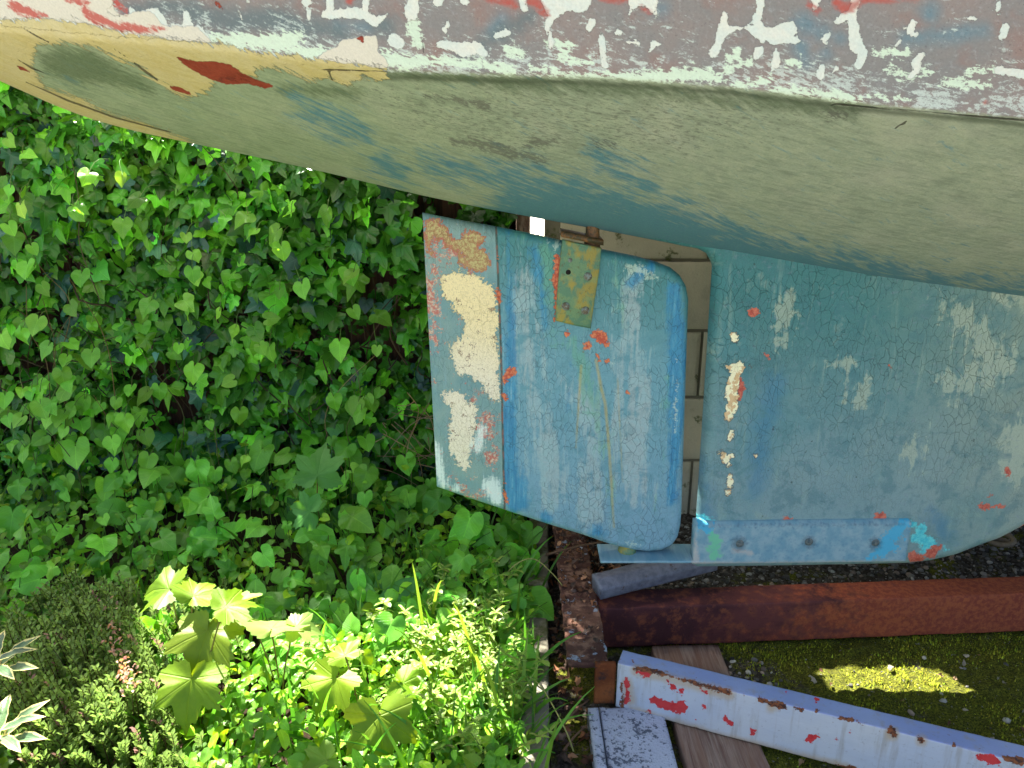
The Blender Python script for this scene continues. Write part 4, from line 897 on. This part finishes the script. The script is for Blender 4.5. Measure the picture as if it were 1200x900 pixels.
def frames(nrm, ydir):
    z = nrm / np.linalg.norm(nrm, axis=1, keepdims=True)
    y = ydir - (ydir * z).sum(1, keepdims=True) * z; y /= np.maximum(np.linalg.norm(y, axis=1, keepdims=True), 1e-6)
    x = np.cross(y, z); return np.stack([x, y, z], 2)                       # columns
def leaves(name, variants, pos, nrm, ydir, size, cols, mat, parent=None):
    pos, nrm, ydir = (np.asarray(q, float) for q in (pos, nrm, ydir)); size = np.asarray(size, float); cols = np.asarray(cols, float)
    Fm = frames(nrm, ydir); vi = rng.integers(0, len(variants), len(pos)); VV, TT, UU, CC, RR = [], [], [], [], []; off = 0
    for k, (bv, bt, bu, br) in enumerate(variants):
        s = np.where(vi == k)[0]
        if not len(s): continue
        w = pos[s][:, None] + size[s][:, None, None] * np.einsum('nij,vj->nvi', Fm[s], bv)
        VV.append(w.reshape(-1, 3)); n = len(bv)
        TT.append((bt[None] + (np.arange(len(s)) * n)[:, None, None]).reshape(-1, 3) + off); off += n * len(s)
        UU.append(np.tile(bu, (len(s), 1))); CC.append(np.repeat(cols[s], n, 0)); RR.append(np.tile(br, len(s)))
    me = mesh_tris(name, np.concatenate(VV), np.concatenate(TT), uv=np.concatenate(UU), cols=np.concatenate(CC), attrs={'rim': np.concatenate(RR)})
    return link(name, me, mat, parent)
def jit(base, n, v=.25, hue=.1):
    b = np.asarray(base, float); k = np.exp(rng.normal(0, v, (n, 1))); h = 1 + rng.normal(0, hue, (n, 3)); return np.clip(b * k * h, .004, .8)
def rn(n, s=1.): return rng.normal(0, s, (n, 3))

# ---- ivy on the fence and over the wall end
ivy = empty('ivy', (-1, WY - .05, 0), 'dense dark green ivy covering the boundary behind the boat stern', 'climbing plant')
N = 7400
x = rng.uniform(-2.3, .07, N); z = rng.uniform(.02, 1, N) * ivy_top(x)
p = np.stack([x, x * 0, z], -1)
dens = fbm(p, 5, 3, 70); keep = rng.uniform(0, 1, N) < np.clip((dens - .28) * 5, .12, 1); x, z, p = x[keep], z[keep], p[keep]
keep = ~((x > .0) & (z > .8)); x, z, p = x[keep], z[keep], p[keep]; n = len(x)
bulge = .03 + .20 * np.clip(fbm(p, 3.2, 3, 71) - .2, 0, 1) * np.interp(x, [-.5, 0], [1, .45]) + .06 * np.clip(.5 - z, 0, 1)
lay = rng.uniform(0, 1, n) ** .6
y = WY - bulge * lay - .01
pos = np.stack([x, y, z], 1)
nrm = np.array([0, -1., .62]) + rn(n, .55); yd = np.array([0, -.25, -1.]) + rn(n, .6)
size = rng.uniform(.026, .058, n) * np.interp(lay, [0, 1], [.85, 1.05])
cb = np.where((rng.uniform(0, 1, n) < .55)[:, None], np.array(rgb(64, 126, 38))[None], np.array(rgb(96, 168, 42))[None])
cb = np.where((rng.uniform(0, 1, n) < .12)[:, None], np.array(rgb(62, 104, 84))[None], cb)
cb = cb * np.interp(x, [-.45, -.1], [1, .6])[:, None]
cols = cb * np.exp(rng.normal(.08, .42, (n, 1))) * (1 + rng.normal(0, .1, (n, 3)))
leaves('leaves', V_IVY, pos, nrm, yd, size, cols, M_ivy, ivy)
# inner, smaller, darker layer closes the mass
N = 3800; x = rng.uniform(-2.3, .06, N); z = rng.uniform(.0, .98, N) * ivy_top(x); ok = ~((x > .0) & (z > .8)); x, z = x[ok], z[ok]; n = len(x)
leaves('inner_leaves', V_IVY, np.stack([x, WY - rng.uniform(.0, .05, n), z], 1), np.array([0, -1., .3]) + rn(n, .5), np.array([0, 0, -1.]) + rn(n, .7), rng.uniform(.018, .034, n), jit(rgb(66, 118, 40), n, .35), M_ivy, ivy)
st, rr, cc = [], [], []
for k in range(80):
    x0 = rng.uniform(-1.8, .06); z0 = rng.uniform(.0, .6); pts = [[x0, WY - .03, z0]]
    for j in range(7): pts.append([pts[-1][0] + rng.normal(0, .05), WY - rng.uniform(.0, .1), pts[-1][2] + rng.uniform(.0, .11)])
    pts = np.array(pts); pts[:, 2] = np.minimum(pts[:, 2], ivy_top(pts[:, 0]) - .03)
    st.append(curve_pts(pts, 22)); rr.append(rng.uniform(.0012, .0035)); cc.append(jit(rgb(74, 64, 46), 1, .3)[0])
for k in range(26):                                       # the bare knot of dead stems
    c = P(488 + rng.normal(0, 16), 515 + rng.normal(0, 26), WY - .13); d = rn(1, .05)[0]; d[1] *= .3
    st.append(curve_pts([c - d, c + rn(1, .012)[0], c + d], 10)); rr.append(.0014); cc.append(jit(rgb(150, 124, 96), 1, .2)[0])
tubes('stems', st, rr, M_stem, ivy, 5, cc)

# ---- bindweed: heart leaves hanging in front of the ivy
bind = empty('bindweed', (-1.1, WY - .18, 0), 'bright green heart leaved bindweed trailing over the ivy on the left', 'climbing plant')
cl = []
for (cx, cy_, sx_, sy_, m_) in ((30, 340, 26, 60, 9), (70, 410, 40, 40, 14), (65, 490, 45, 50, 26), (30, 500, 26, 60, 10), (150, 500, 60, 60, 22), (200, 560, 60, 40, 18), (275, 540, 30, 40, 10), (220, 420, 60, 60, 12), (400, 370, 50, 60, 8), (250, 330, 60, 70, 14), (60, 590, 50, 30, 16), (350, 590, 60, 30, 12), (120, 230, 60, 60, 8), (330, 250, 70, 40, 8), (430, 470, 40, 60, 9), (15, 220, 20, 50, 6)):
    for k in range(m_): cl.append((rng.normal(cx, sx_ * .7), rng.normal(cy_, sy_ * .6)))
pos = np.array([P(a_, b_, WY - rng.uniform(.14, .24)) for a_, b_ in cl]); ok = (pos[:, 2] < ivy_top(pos[:, 0]) - .02); pos = pos[ok]; n = len(pos)
leaves('leaves', V_HEART, pos, np.array([0, -1., .7]) + rn(n, .42), np.array([0, -.3, -1.]) + rn(n, .45), rng.uniform(.022, .044, n), jit(rgb(128, 200, 66), n, .25, .08), M_soft, bind)
st, rr, cc = [], [], []
for k in range(n):
    a_ = pos[k]; b_ = a_ + [rng.normal(0, .02), .07, rng.uniform(.01, .05)]; st.append(curve_pts([a_, (a_ + b_) / 2 + [0, -.01, .012], b_], 6)); rr.append(.001); cc.append(jit(rgb(100, 130, 60), 1, .1)[0])
for k in range(16):
    a_ = pos[rng.integers(n)]; pts = [a_ + [0, .05, -.25], a_ + [rng.normal(0, .04), .03, -.1], a_ + [0, .03, 0], a_ + [rng.normal(0, .05), .03, .12]]
    st.append(curve_pts(pts, 16)); rr.append(.0014); cc.append(jit(rgb(110, 100, 60), 1, .2)[0])
tubes('stems', st, rr, M_stem, bind, 5, cc)

# ---- planted bed
def canopy(x, y):
    p = np.stack([x, y, x * 0], -1)
    return .045 + .16 * fbm(p, 4.5, 3, 90) * np.clip((.12 - x) / .25, .15, 1) + .16 * np.clip((y - 1.55) / .6, 0, 1) * np.clip((.05 - x) / .3, .2, 1)
def bed_points(N, pxr, pyr, zoff):                       # scatter through the bed on the canopy, by footprint
    a = np.array(pxr), np.array(pyr); ux = rng.uniform(*pxr, N); uy = rng.uniform(*pyr, N)
    o = np.array([G(i, j, .12) for i, j in zip(ux, uy)]); o = o[(o[:, 1] < WY - .06) & (o[:, 0] < .06 - .035 * (o[:, 1] < 1.4))]
    c = canopy(o[:, 0], o[:, 1]); g = bz(o[:, 0], o[:, 1]); f = rng.uniform(zoff[0], zoff[1], len(o))
    o[:, 2] = g + (c - g) * f + .005; return o, f
cover = None
pts, f = bed_points(5200, (-60, 655), (575, 960), (.2, 1.05)); n = len(pts)
cb = np.array(rgb(108, 168, 44)) * np.ones((n, 3)); sel = rng.uniform(0, 1, n) < .3; cb[sel] = rgb(140, 184, 40); cb *= np.exp(rng.normal(0, .28, (n, 1)))
gc = leaves('ground_cover', V_OVAL + V_HEART[:1], pts, np.array([0, -.35, 1.]) + rn(n, .45), np.array([0, -1., .1]) + rn(n, 1.), rng.uniform(.009, .024, n), cb, M_soft)
tag(gc, 'low tangle of small green weeds filling the garden bed', 'weeds', kind='stuff')
# big soft leaves at the foot of the ivy
hs = empty('broadleaf_weed', (-.5, 1.8, .03), 'broad heart shaped weed leaves at the foot of the ivy', 'plant')
pts, f = bed_points(360, (-60, 640), (585, 760), (.6, 1.25)); n = len(pts)
cb = jit(rgb(120, 196, 64), n, .28, .07)
leaves('leaves', V_HEART + V_OVAL + V_IVY[3:], pts, np.array([0, -.75, 1.]) + rn(n, .5), np.array([0, -1., -.3]) + rn(n, .6), rng.uniform(.024, .062, n), cb, M_soft, hs)
st = [curve_pts([q, q * [1, 1, .6] + rn(1, .008)[0], [q[0] + rng.normal(0, .02), q[1] + .02, max(float(bz(q[0], q[1])), 0)]], 6) for q in pts]
tubes('stems', st, [.0013] * n, M_stem, hs, 4, [jit(rgb(96, 130, 52), 1, .15)[0] for _ in st])

def G2(px, py, z): return G(px, py, z)
# docks: upright long leaves
def rosette(name, label, cat, loc, specs, V, colr, mat, stemc, group=None):
    root = empty(name, loc, label, cat, group); loc = np.array(loc, float)
    P_, N_, Y_, S_ = zip(*specs); n = len(P_)
    leaves('leaves', V, P_, N_, Y_, np.array(S_) * (1.22 if V is V_SYC else 1.), jit(colr, n, .12, .05), mat, root)
    st = [curve_pts([np.array(q), (np.array(q) + loc) / 2 + [0, 0, .01] + rn(1, .006)[0], loc], 8) for q in P_]
    tubes('stem', st, [.0018] * n, M_stem, root, 5, [jit(stemc, 1, .1)[0] for _ in st])
    return root
def dock(px, py, label):
    b = G(px, py, .03); sp = []
    for k in range(7):
        a_ = rng.uniform(0, 2 * pi); d = np.array([cos(a_) * .5, sin(a_) * .5 - .1, 1.]); sp.append((b + d * .05, np.array([-d[0], -1.2, .6]) + rn(1, .2)[0], d, rng.uniform(.05, .08)))
    rosette('dock_plant', label, 'plant', b, sp, V_OVAL, rgb(84, 150, 60), M_soft, rgb(110, 140, 70), 'dock plants in the bed')
dock(440, 735, 'dock plant with upright leaves catching the sun near the middle of the bed')
dock(375, 640, 'dock plant with upright leaves right at the foot of the ivy')

# sycamore seedlings
def seedling(leafs, base, label, c=rgb(116, 160, 34)):
    b = G(*base); sp = []
    for (px, py, z, s, n_, yd) in leafs:
        sp.append((G(px, py, z), np.array(n_, float), np.array(yd, float), s))
    rosette('sycamore_seedling', label, 'seedling', b, sp, V_SYC, c, M_syc, rgb(130, 120, 60), 'sycamore seedlings in the bed')
seedling([(245, 735, .26, .075, (.0, -.75, 1), (-.2, -1, -.5)), (225, 792, .21, .07, (.1, -.9, 1), (0, -1, -.9)), (200, 690, .30, .06, (-.2, -.4, 1), (-1, .2, 0)), (262, 712, .33, .05, (.1, -.2, 1), (1, .5, .3)), (225, 700, .3, .05, (.2, -.3, 1), (.4, 1, .2))], (235, 860, .03), 'tall sycamore seedling with hanging toothed leaves beside the heather', rgb(118, 150, 26))
seedling([(318, 738, .30, .065, (.1, .1, 1), (.1, .9, .3)), (285, 706, .31, .05, (-.3, .1, 1), (-.8, .3, .2)), (345, 735, .29, .04, (.2, -.2, 1), (1, .2, 0))], (330, 830, .03), 'sycamore seedling with leaves coloured paler to look strongly sunlit', rgb(150, 180, 90))  # paler leaf colour stands in for blown-out sunlight
seedling([(395, 792, .16, .06, (0, -.6, 1), (-.5, -1, -.3)), (445, 835, .15, .07, (.1, -.8, 1), (.2, -1, -.6)), (470, 800, .17, .045, (.2, -.5, 1), (1, -.4, 0)), (405, 770, .18, .04, (0, -.3, 1), (-.4, .8, 0))], (430, 890, .03), 'low sycamore seedling at the front edge of the sunny patch', rgb(124, 154, 26))
seedling([(372, 560, .34, .07, (-.1, -1., .6), (0, .1, 1)), (365, 600, .3, .05, (-.2, -1, .5), (-1, 0, .2))], (380, 640, .03), 'sycamore seedling standing upright against the ivy', rgb(96, 156, 70))
seedling([(350, 905, .12, .05, (0, -.6, 1), (.5, -1, -.3)), (385, 890, .14, .04, (0, -.6, 1), (-1, -.5, -.1))], (370, 935, .03), 'small sycamore seedling at the bottom edge of the picture', rgb(124, 170, 50))

# heather
hb = G(120, 800, .05)
hea = empty('heather_shrub', (hb[0], hb[1], .02), 'bushy low heather shrub with fine yellow green shoots', 'shrub')
pp, nn, yy, ss, cc = [], [], [], [], []; stl = []
for k in range(560):
    q = G(rng.normal(115, 68), rng.uniform(700, 930), .10)
    if q[0] > G(285, 800, .1)[0]: continue
    e = ((q[0] - hb[0]) / .34) ** 2 + ((q[1] - 1.32) / .34) ** 2
    H = .10 + .12 * max(0, 1 - e * .6) * (.5 + fbm(np.array([[q[0], q[1], 0]]), 9, 2, 5)[0])
    base = np.array([q[0], q[1] + .02, .03]); tip = np.array([q[0] + rng.normal(0, .02), q[1] - .015 + rng.normal(0, .02), H])
    stl.append(curve_pts([base, (base + tip) / 2 + rn(1, .006)[0], tip], 5))
    fl = rng.uniform() < .05
    for j in range(34):
        t = .35 + .65 * j / 34; a_ = j * 2.4; d = np.array([cos(a_), sin(a_), .7]); pp.append(base + (tip - base) * t); yy.append(d)
        nn.append(np.array([-d[0], -d[1], 1.2])); ss.append(.0062 + .003 * rng.uniform())
        c = np.array(rgb(104, 130, 52)) * (1 + .9 * t) if not fl or j % 3 else np.array(rgb(190, 140, 130))
        cc.append(c * np.exp(rng.normal(0, .22)) * .8)
V_ND = [leaf_shape([(0, 1.), (90, .3), (180, .5)], 6, 1., 0, curl=0, fold=.2, wave=0, seed=1, tipdown=0)]
leaves('shoots', V_ND, pp, nn, yy, ss, np.clip(cc, 0, .8), M_needle, hea)
tubes('stems', stl, [.0012] * len(stl), M_stem, hea, 3, [jit(rgb(90, 66, 48), 1, .2)[0] for _ in stl])
pp, nn, yy, ss = [], [], [], []
for k in range(130):
    t = rng.uniform(); pp.append(G(128 + 24 * t + rng.normal(0, 6), 715 + 90 * t + rng.normal(0, 8), .21)); nn.append(rn(1)[0] + [0, -.5, 1]); yy.append(rn(1)[0]); ss.append(rng.uniform(.004, .007))
leaves('faded_flowers', V_OVAL, pp, nn, yy, ss, jit(rgb(206, 160, 140), 130, .2, .08), M_soft, hea)

# variegated shrub shoots at the left edge
vr = empty('variegated_shrub', G(-40, 860, .02), 'shrub with cream edged leaves at the left edge of the picture', 'shrub')
for (cx, cy_, z0) in ((-4, 790, .24), (2, 872, .20), (-60, 830, .22)):
    c = G(cx, cy_, z0); pp, nn, yy, ss = [], [], [], []
    for k in range(11):
        a_ = k * 2.4; el = .25 + .11 * k; d = np.array([cos(a_) * cos(el), sin(a_) * cos(el) - .15, sin(el)]); pp.append(c + d * .004 + [0, 0, .003 * k]); yy.append(d); nn.append(np.array([-d[0] * .5, -d[1] * .5 - .25, 1.])); ss.append(.046 - .0012 * k)
    sh = leaves('shoot', V_LANCE, pp, nn, yy, ss, jit(rgb(94, 120, 84), 11, .1, .05), M_varie, vr)
    b = np.array(vr.location); tubes('stem', [curve_pts([c, (c + b) / 2 + [0, 0, .02], b], 8)], [.0025], M_stem, vr, 6, [rgb(90, 90, 50)])

# grass and lanky stems
def blades(name, roots, tips, width, colr, mat, parent=None):
    VV, TT, UU, CC = [], [], [], []; off = 0
    for r_, t_, w_, c_ in zip(roots, tips, width, colr):
        m_ = (r_ + t_) / 2 + np.array([0, 0, .25 * np.linalg.norm(t_ - r_)]); pts_ = np.array([(1 - s) ** 2 * r_ + 2 * s * (1 - s) * m_ + s * s * t_ for s in np.linspace(0, 1, 7)])
        sd = np.cross(t_ - r_, (rng.normal(0, .3), -1, .3)); sd = sd / max(np.linalg.norm(sd), 1e-6)
        ww = w_ * np.array([.7, 1, 1, .9, .7, .4, .03])
        VV.append(np.concatenate([pts_ - sd * ww[:, None], pts_ + [0, 0, -w_ * .5], pts_ + sd * ww[:, None]])); i = np.arange(6)
        for a_, b_ in ((0, 7), (7, 14)): TT.append(np.stack([a_ + i, a_ + i + 1, b_ + i], 1) + off); TT.append(np.stack([a_ + i + 1, b_ + i + 1, b_ + i], 1) + off)
        UU.append(np.concatenate([np.stack([s_ * np.ones(7), np.linspace(0, 1, 7)], 1) for s_ in (-.5, 0, .5)])); CC.append(np.tile(c_, (21, 1))); off += 21
    return link(name, mesh_tris(name, np.concatenate(VV), np.concatenate(TT), uv=np.concatenate(UU), cols=np.concatenate(CC), attrs={'rim': np.zeros(off)}), mat, parent)
r0, t0_, w0_, c0_ = [], [], [], []
for k in range(900):
    q = G(rng.uniform(-20, 640) if k % 2 else rng.normal(520, 80), rng.uniform(640, 940), .03); q[2] = float(bz(q[0], q[1])); L = rng.uniform(.06, .22)
    if q[1] > 2.0 or q[0] > .06: continue
    d = np.array([rng.normal(0, .7), rng.normal(-.2, .6), 1.]); d /= np.linalg.norm(d); r0.append(q); t0_.append(q + d * L); w0_.append(rng.uniform(.0012, .0045) if k % 5 else .004); c0_.append(jit(rgb(96, 150, 48), 1, .25)[0])
for (a_, b_) in (((500, 730), (482, 655)), ((560, 760), (530, 705)), ((505, 700), (520, 680)), ((575, 790), (540, 740)), ((610, 800), (620, 730)), ((625, 800), (632, 742)), ((520, 800), (470, 740)), ((590, 820), (560, 770))):
    r0.append(G(a_[0], a_[1] + 40, .05)); t0_.append(G(b_[0], b_[1], .3 if b_[0] < 600 else .2)); w0_.append(.0035); c0_.append(np.array(rgb(136, 172, 60)))
gr = blades('grass', r0, t0_, w0_, c0_, M_grass); tag(gr, 'scattered green grass blades growing through the bed', 'grass', kind='stuff')
# sunlit tangle of pale shoots by the kerb
tg = empty('cleavers_tangle', G(560, 830, .02), 'sunlit tangle of pale weed shoots beside the kerb', 'weeds')
pp, nn, yy, ss, st = [], [], [], [], []
for k in range(150):
    q = G(rng.normal(555, 58), rng.normal(815, 34), .02)
    if q[0] > .0: continue
    d = np.array([rng.normal(-.1, .4), rng.normal(0, .5), 1.]) * rng.uniform(.06, .17); c = curve_pts([q, q + d * .5 + rn(1, .012)[0], q + d], 8); st.append(c)
    for j in range(3, 8, 1):
        for a_ in range(4):
            an = a_ * 1.57 + j; v = np.array([cos(an), sin(an), .3]); pp.append(c[j]); yy.append(v); nn.append([-v[0] * .3, -v[1] * .3, 1]); ss.append(rng.uniform(.006, .013))
leaves('leaves', V_LANCE + V_OVAL[:1], pp, nn, yy, np.array(ss) * 1.25, jit(rgb(142, 176, 74), len(pp), .25, .08), M_soft, tg)
tubes('stems', st, [.0011] * len(st), M_stem, tg, 4, [jit(rgb(140, 160, 80), 1, .2)[0] for _ in st])
# bare arching tendrils
for pts_, lb in (([(585, 690, .06), (600, 665, .16), (625, 655, .17), (650, 675, .14), (668, 700, .1)], 'thin arching pale tendril curling over the kerb beside the rudder foot'), ([(672, 880, .03), (660, 850, .1), (630, 800, .12), (600, 790, .08)], 'thin bare stem drooping over the kerb at the bottom')):
    o = tubes('tendril', [curve_pts([G(*q) for q in pts_], 24)], [.0016], M_stem, None, 6, [np.array(rgb(160, 160, 90))]); tag(o, lb, 'stem')

# ---- litter, moss, gravel
def litter(N, fn, sz, cols_, name, label):
    q = np.array([fn() for _ in range(N)]); c = np.array([cols_[rng.integers(len(cols_))] for _ in range(N)]) * np.exp(rng.normal(0, .3, (N, 1)))
    o = leaves(name, V_DRY, q, np.array([0, -.2, 1.]) + rn(N, .5), rn(N), rng.uniform(*sz, N), c, M_litter); tag(o, label, 'litter', kind='stuff')
BRN = [rgb(120, 78, 52), rgb(150, 100, 66), rgb(90, 62, 46), rgb(166, 122, 88), rgb(110, 90, 76), rgb(84, 66, 54)]
def lf():
    t = rng.uniform() ** .7; return [rng.uniform(.10, .30) if rng.uniform() < .75 else rng.uniform(.08, .16), 1.62 + .5 * t * rng.uniform(.2, 1) + rng.normal(0, .02), rng.uniform(.02, .155) if rng.uniform() < .35 else .16 + rng.uniform(0, .012)]
def lf2():
    return [rng.uniform(.09, .16), rng.uniform(.95, 2.0), rng.uniform(.004, .016)]
def lf3():
    return [rng.uniform(.13, .3), rng.uniform(1.62, 2.15), rng.uniform(.003, .1)]
litter(520, lf3, (.008, .02), BRN, 'leaf_litter', 'brown dry leaf litter heaped at the foot of the rudder')
litter(240, lambda: [rng.uniform(.118, .19), 1.34 + .75 * rng.uniform() ** .6, .122 + rng.uniform(0, .008)], (.004, .012), BRN, 'leaf_scraps', 'dry leaf scraps scattered on the rusty cradle member')
litter(220, lf2, (.006, .016), BRN, 'dead_leaves', 'dead leaves and bark lying between kerb and cradle')
def pebbles(name, N, fn, sz, cols_, label):
    t = (1 + 5 ** .5) / 2; bv = np.array([(-1, t, 0), (1, t, 0), (-1, -t, 0), (1, -t, 0), (0, -1, t), (0, 1, t), (0, -1, -t), (0, 1, -t), (t, 0, -1), (t, 0, 1), (-t, 0, -1), (-t, 0, 1)]) / 1.9
    bt = np.array([(0, 11, 5), (0, 5, 1), (0, 1, 7), (0, 7, 10), (0, 10, 11), (1, 5, 9), (5, 11, 4), (11, 10, 2), (10, 7, 6), (7, 1, 8), (3, 9, 4), (3, 4, 2), (3, 2, 6), (3, 6, 8), (3, 8, 9), (4, 9, 5), (2, 4, 11), (6, 2, 10), (8, 6, 7), (9, 8, 1)])
    q = np.array([fn() for _ in range(N)]); s = sz[0] + (sz[1] - sz[0]) * rng.uniform(0, 1, N) ** 2.5
    Q = frames(rn(N), rn(N)); k = rng.uniform(.6, 1.2, (N, 1, 3)); sh = bv[None] * k * rng.uniform(.82, 1.15, (N, 12, 1))
    w = q[:, None] + s[:, None, None] * np.einsum('nij,nvj->nvi', Q, sh) * [1, 1, .7]
    T = (bt[None] + (np.arange(N) * 12)[:, None, None]).reshape(-1, 3)
    c = np.array([cols_[rng.integers(len(cols_))] for _ in range(N)]) * np.exp(rng.normal(0, .25, (N, 1)))
    o = link(name, mesh_tris(name, w.reshape(-1, 3), T, cols=np.repeat(c, 12, 0)), M_stone, None, False); tag(o, label, 'stones', kind='stuff')
STN = [rgb(120, 118, 112), rgb(96, 96, 90), rgb(150, 148, 138), rgb(78, 76, 70), rgb(134, 120, 104)]
def gp():
    x_, y_ = rng.uniform(.2, 1.85), rng.uniform(1.62, 2.15); return [x_, y_, float(gz(np.array(x_), np.array(y_))) + .001]
def gp2():
    x_ = rng.uniform(.35, 1.6); y_ = rng.uniform(.95, 1.5); x_ = .36 + abs(rng.normal(0, .12)) if rng.uniform() < .6 else x_; y_ = rng.normal(1.42, .05) if x_ < .6 and rng.uniform() < .7 else y_
    return [x_, y_, float(gz(np.array(x_), np.array(y_))) + .001]
pebbles('gravel', 5200, gp, (.0022, .010), STN, 'small grey gravel on the ground behind the rusty beam')
pebbles('pebbles', 420, gp2, (.002, .010), STN + [rgb(170, 166, 150)], 'loose pebbles scattered over the mossy ground')
M_moss = colmat('moss_tuft', .9)  # dull green
def moss():
    N = 34000; x_ = rng.uniform(.34, 1.75, N); y_ = rng.uniform(.8, 1.62, N); p = np.stack([x_, y_, x_ * 0], -1)
    ok = rng.uniform(0, 1, N) < np.clip((fbm(p, 7, 3, 33) - .44 + .12 * np.clip((x_ - .45) / .3, 0, 1)) * 5, .04, 1); x_, y_ = x_[ok], y_[ok]; n = len(x_)
    b = np.stack([x_, y_, gz(x_, y_) - .001], 1); h = rng.uniform(.002, .0065, n) * (.6 + 1.4 * np.clip((fbm(b, 30, 3, 34) - .35) * 3, 0, 1)); a_ = rng.uniform(0, 6.28, n); w_ = rng.uniform(.0012, .0026, n)
    d = np.stack([np.cos(a_), np.sin(a_), a_ * 0], 1) * w_[:, None]; e = np.stack([-np.sin(a_), np.cos(a_), a_ * 0], 1) * w_[:, None]
    tip = b + rn(n, .0015) * [1, 1, 0] + h[:, None] * [0, 0, 1]
    V3 = np.stack([b - d, b + d, b + e, tip], 1).reshape(-1, 3); k = (np.arange(n) * 4)[:, None]
    T = np.concatenate([k + [[0, 1, 3]], k + [[1, 2, 3]], k + [[2, 0, 3]]]); c = jit(rgb(138, 146, 34), n, .4, .1)
    o = link('moss', mesh_tris('moss', V3, T, cols=np.repeat(c, 4, 0)), M_moss, None, False); tag(o, 'dark green moss covering the ground in front of the rusty beam', 'moss', kind='stuff')
moss()
litter(60, lambda: [rng.uniform(.4, 1.4), rng.uniform(1.0, 1.5), .004], (.005, .013), [rgb(150, 120, 90), rgb(120, 84, 60), rgb(170, 160, 140)], 'leaf_fragments', 'few dry leaf fragments lying on the moss')
# knotted bit of old rope by the keel end
rc = G(1172, 640, .01); th = np.linspace(0, 2 * pi * 1.15, 40)
rope = tubes('old_rope', [np.stack([rc[0] + .035 * np.cos(th) * (1 - .2 * th / 7), rc[1] + .03 * np.sin(th), .012 + .004 * th], 1)], [np.full(40, .0075)], M_stem, None, 8, [np.array(rgb(134, 120, 96))])
tag(rope, 'frayed loop of old grey rope lying on the gravel under the keel', 'rope')
# twigs
for (a_, b_, z_, lb) in (((655, 855), (690, 820), .015, 'brown twig leaning against the whitewashed block'), ((640, 650), (730, 632), .165, 'thin twig lying across the dry leaves under the rudder'), ((660, 880), (688, 850), .012, 'short dark twig on the soil beside the kerb')):
    p0, p1 = G(a_[0], a_[1], z_), G(b_[0], b_[1], z_ + .01); o = tubes('twig', [curve_pts([p0, (p0 + p1) / 2 + [0, 0, .006], p1], 10)], [.003], M_stem, None, 6, [np.array(rgb(110, 84, 62))]); tag(o, lb, 'twig', 'twigs around the cradle foot')
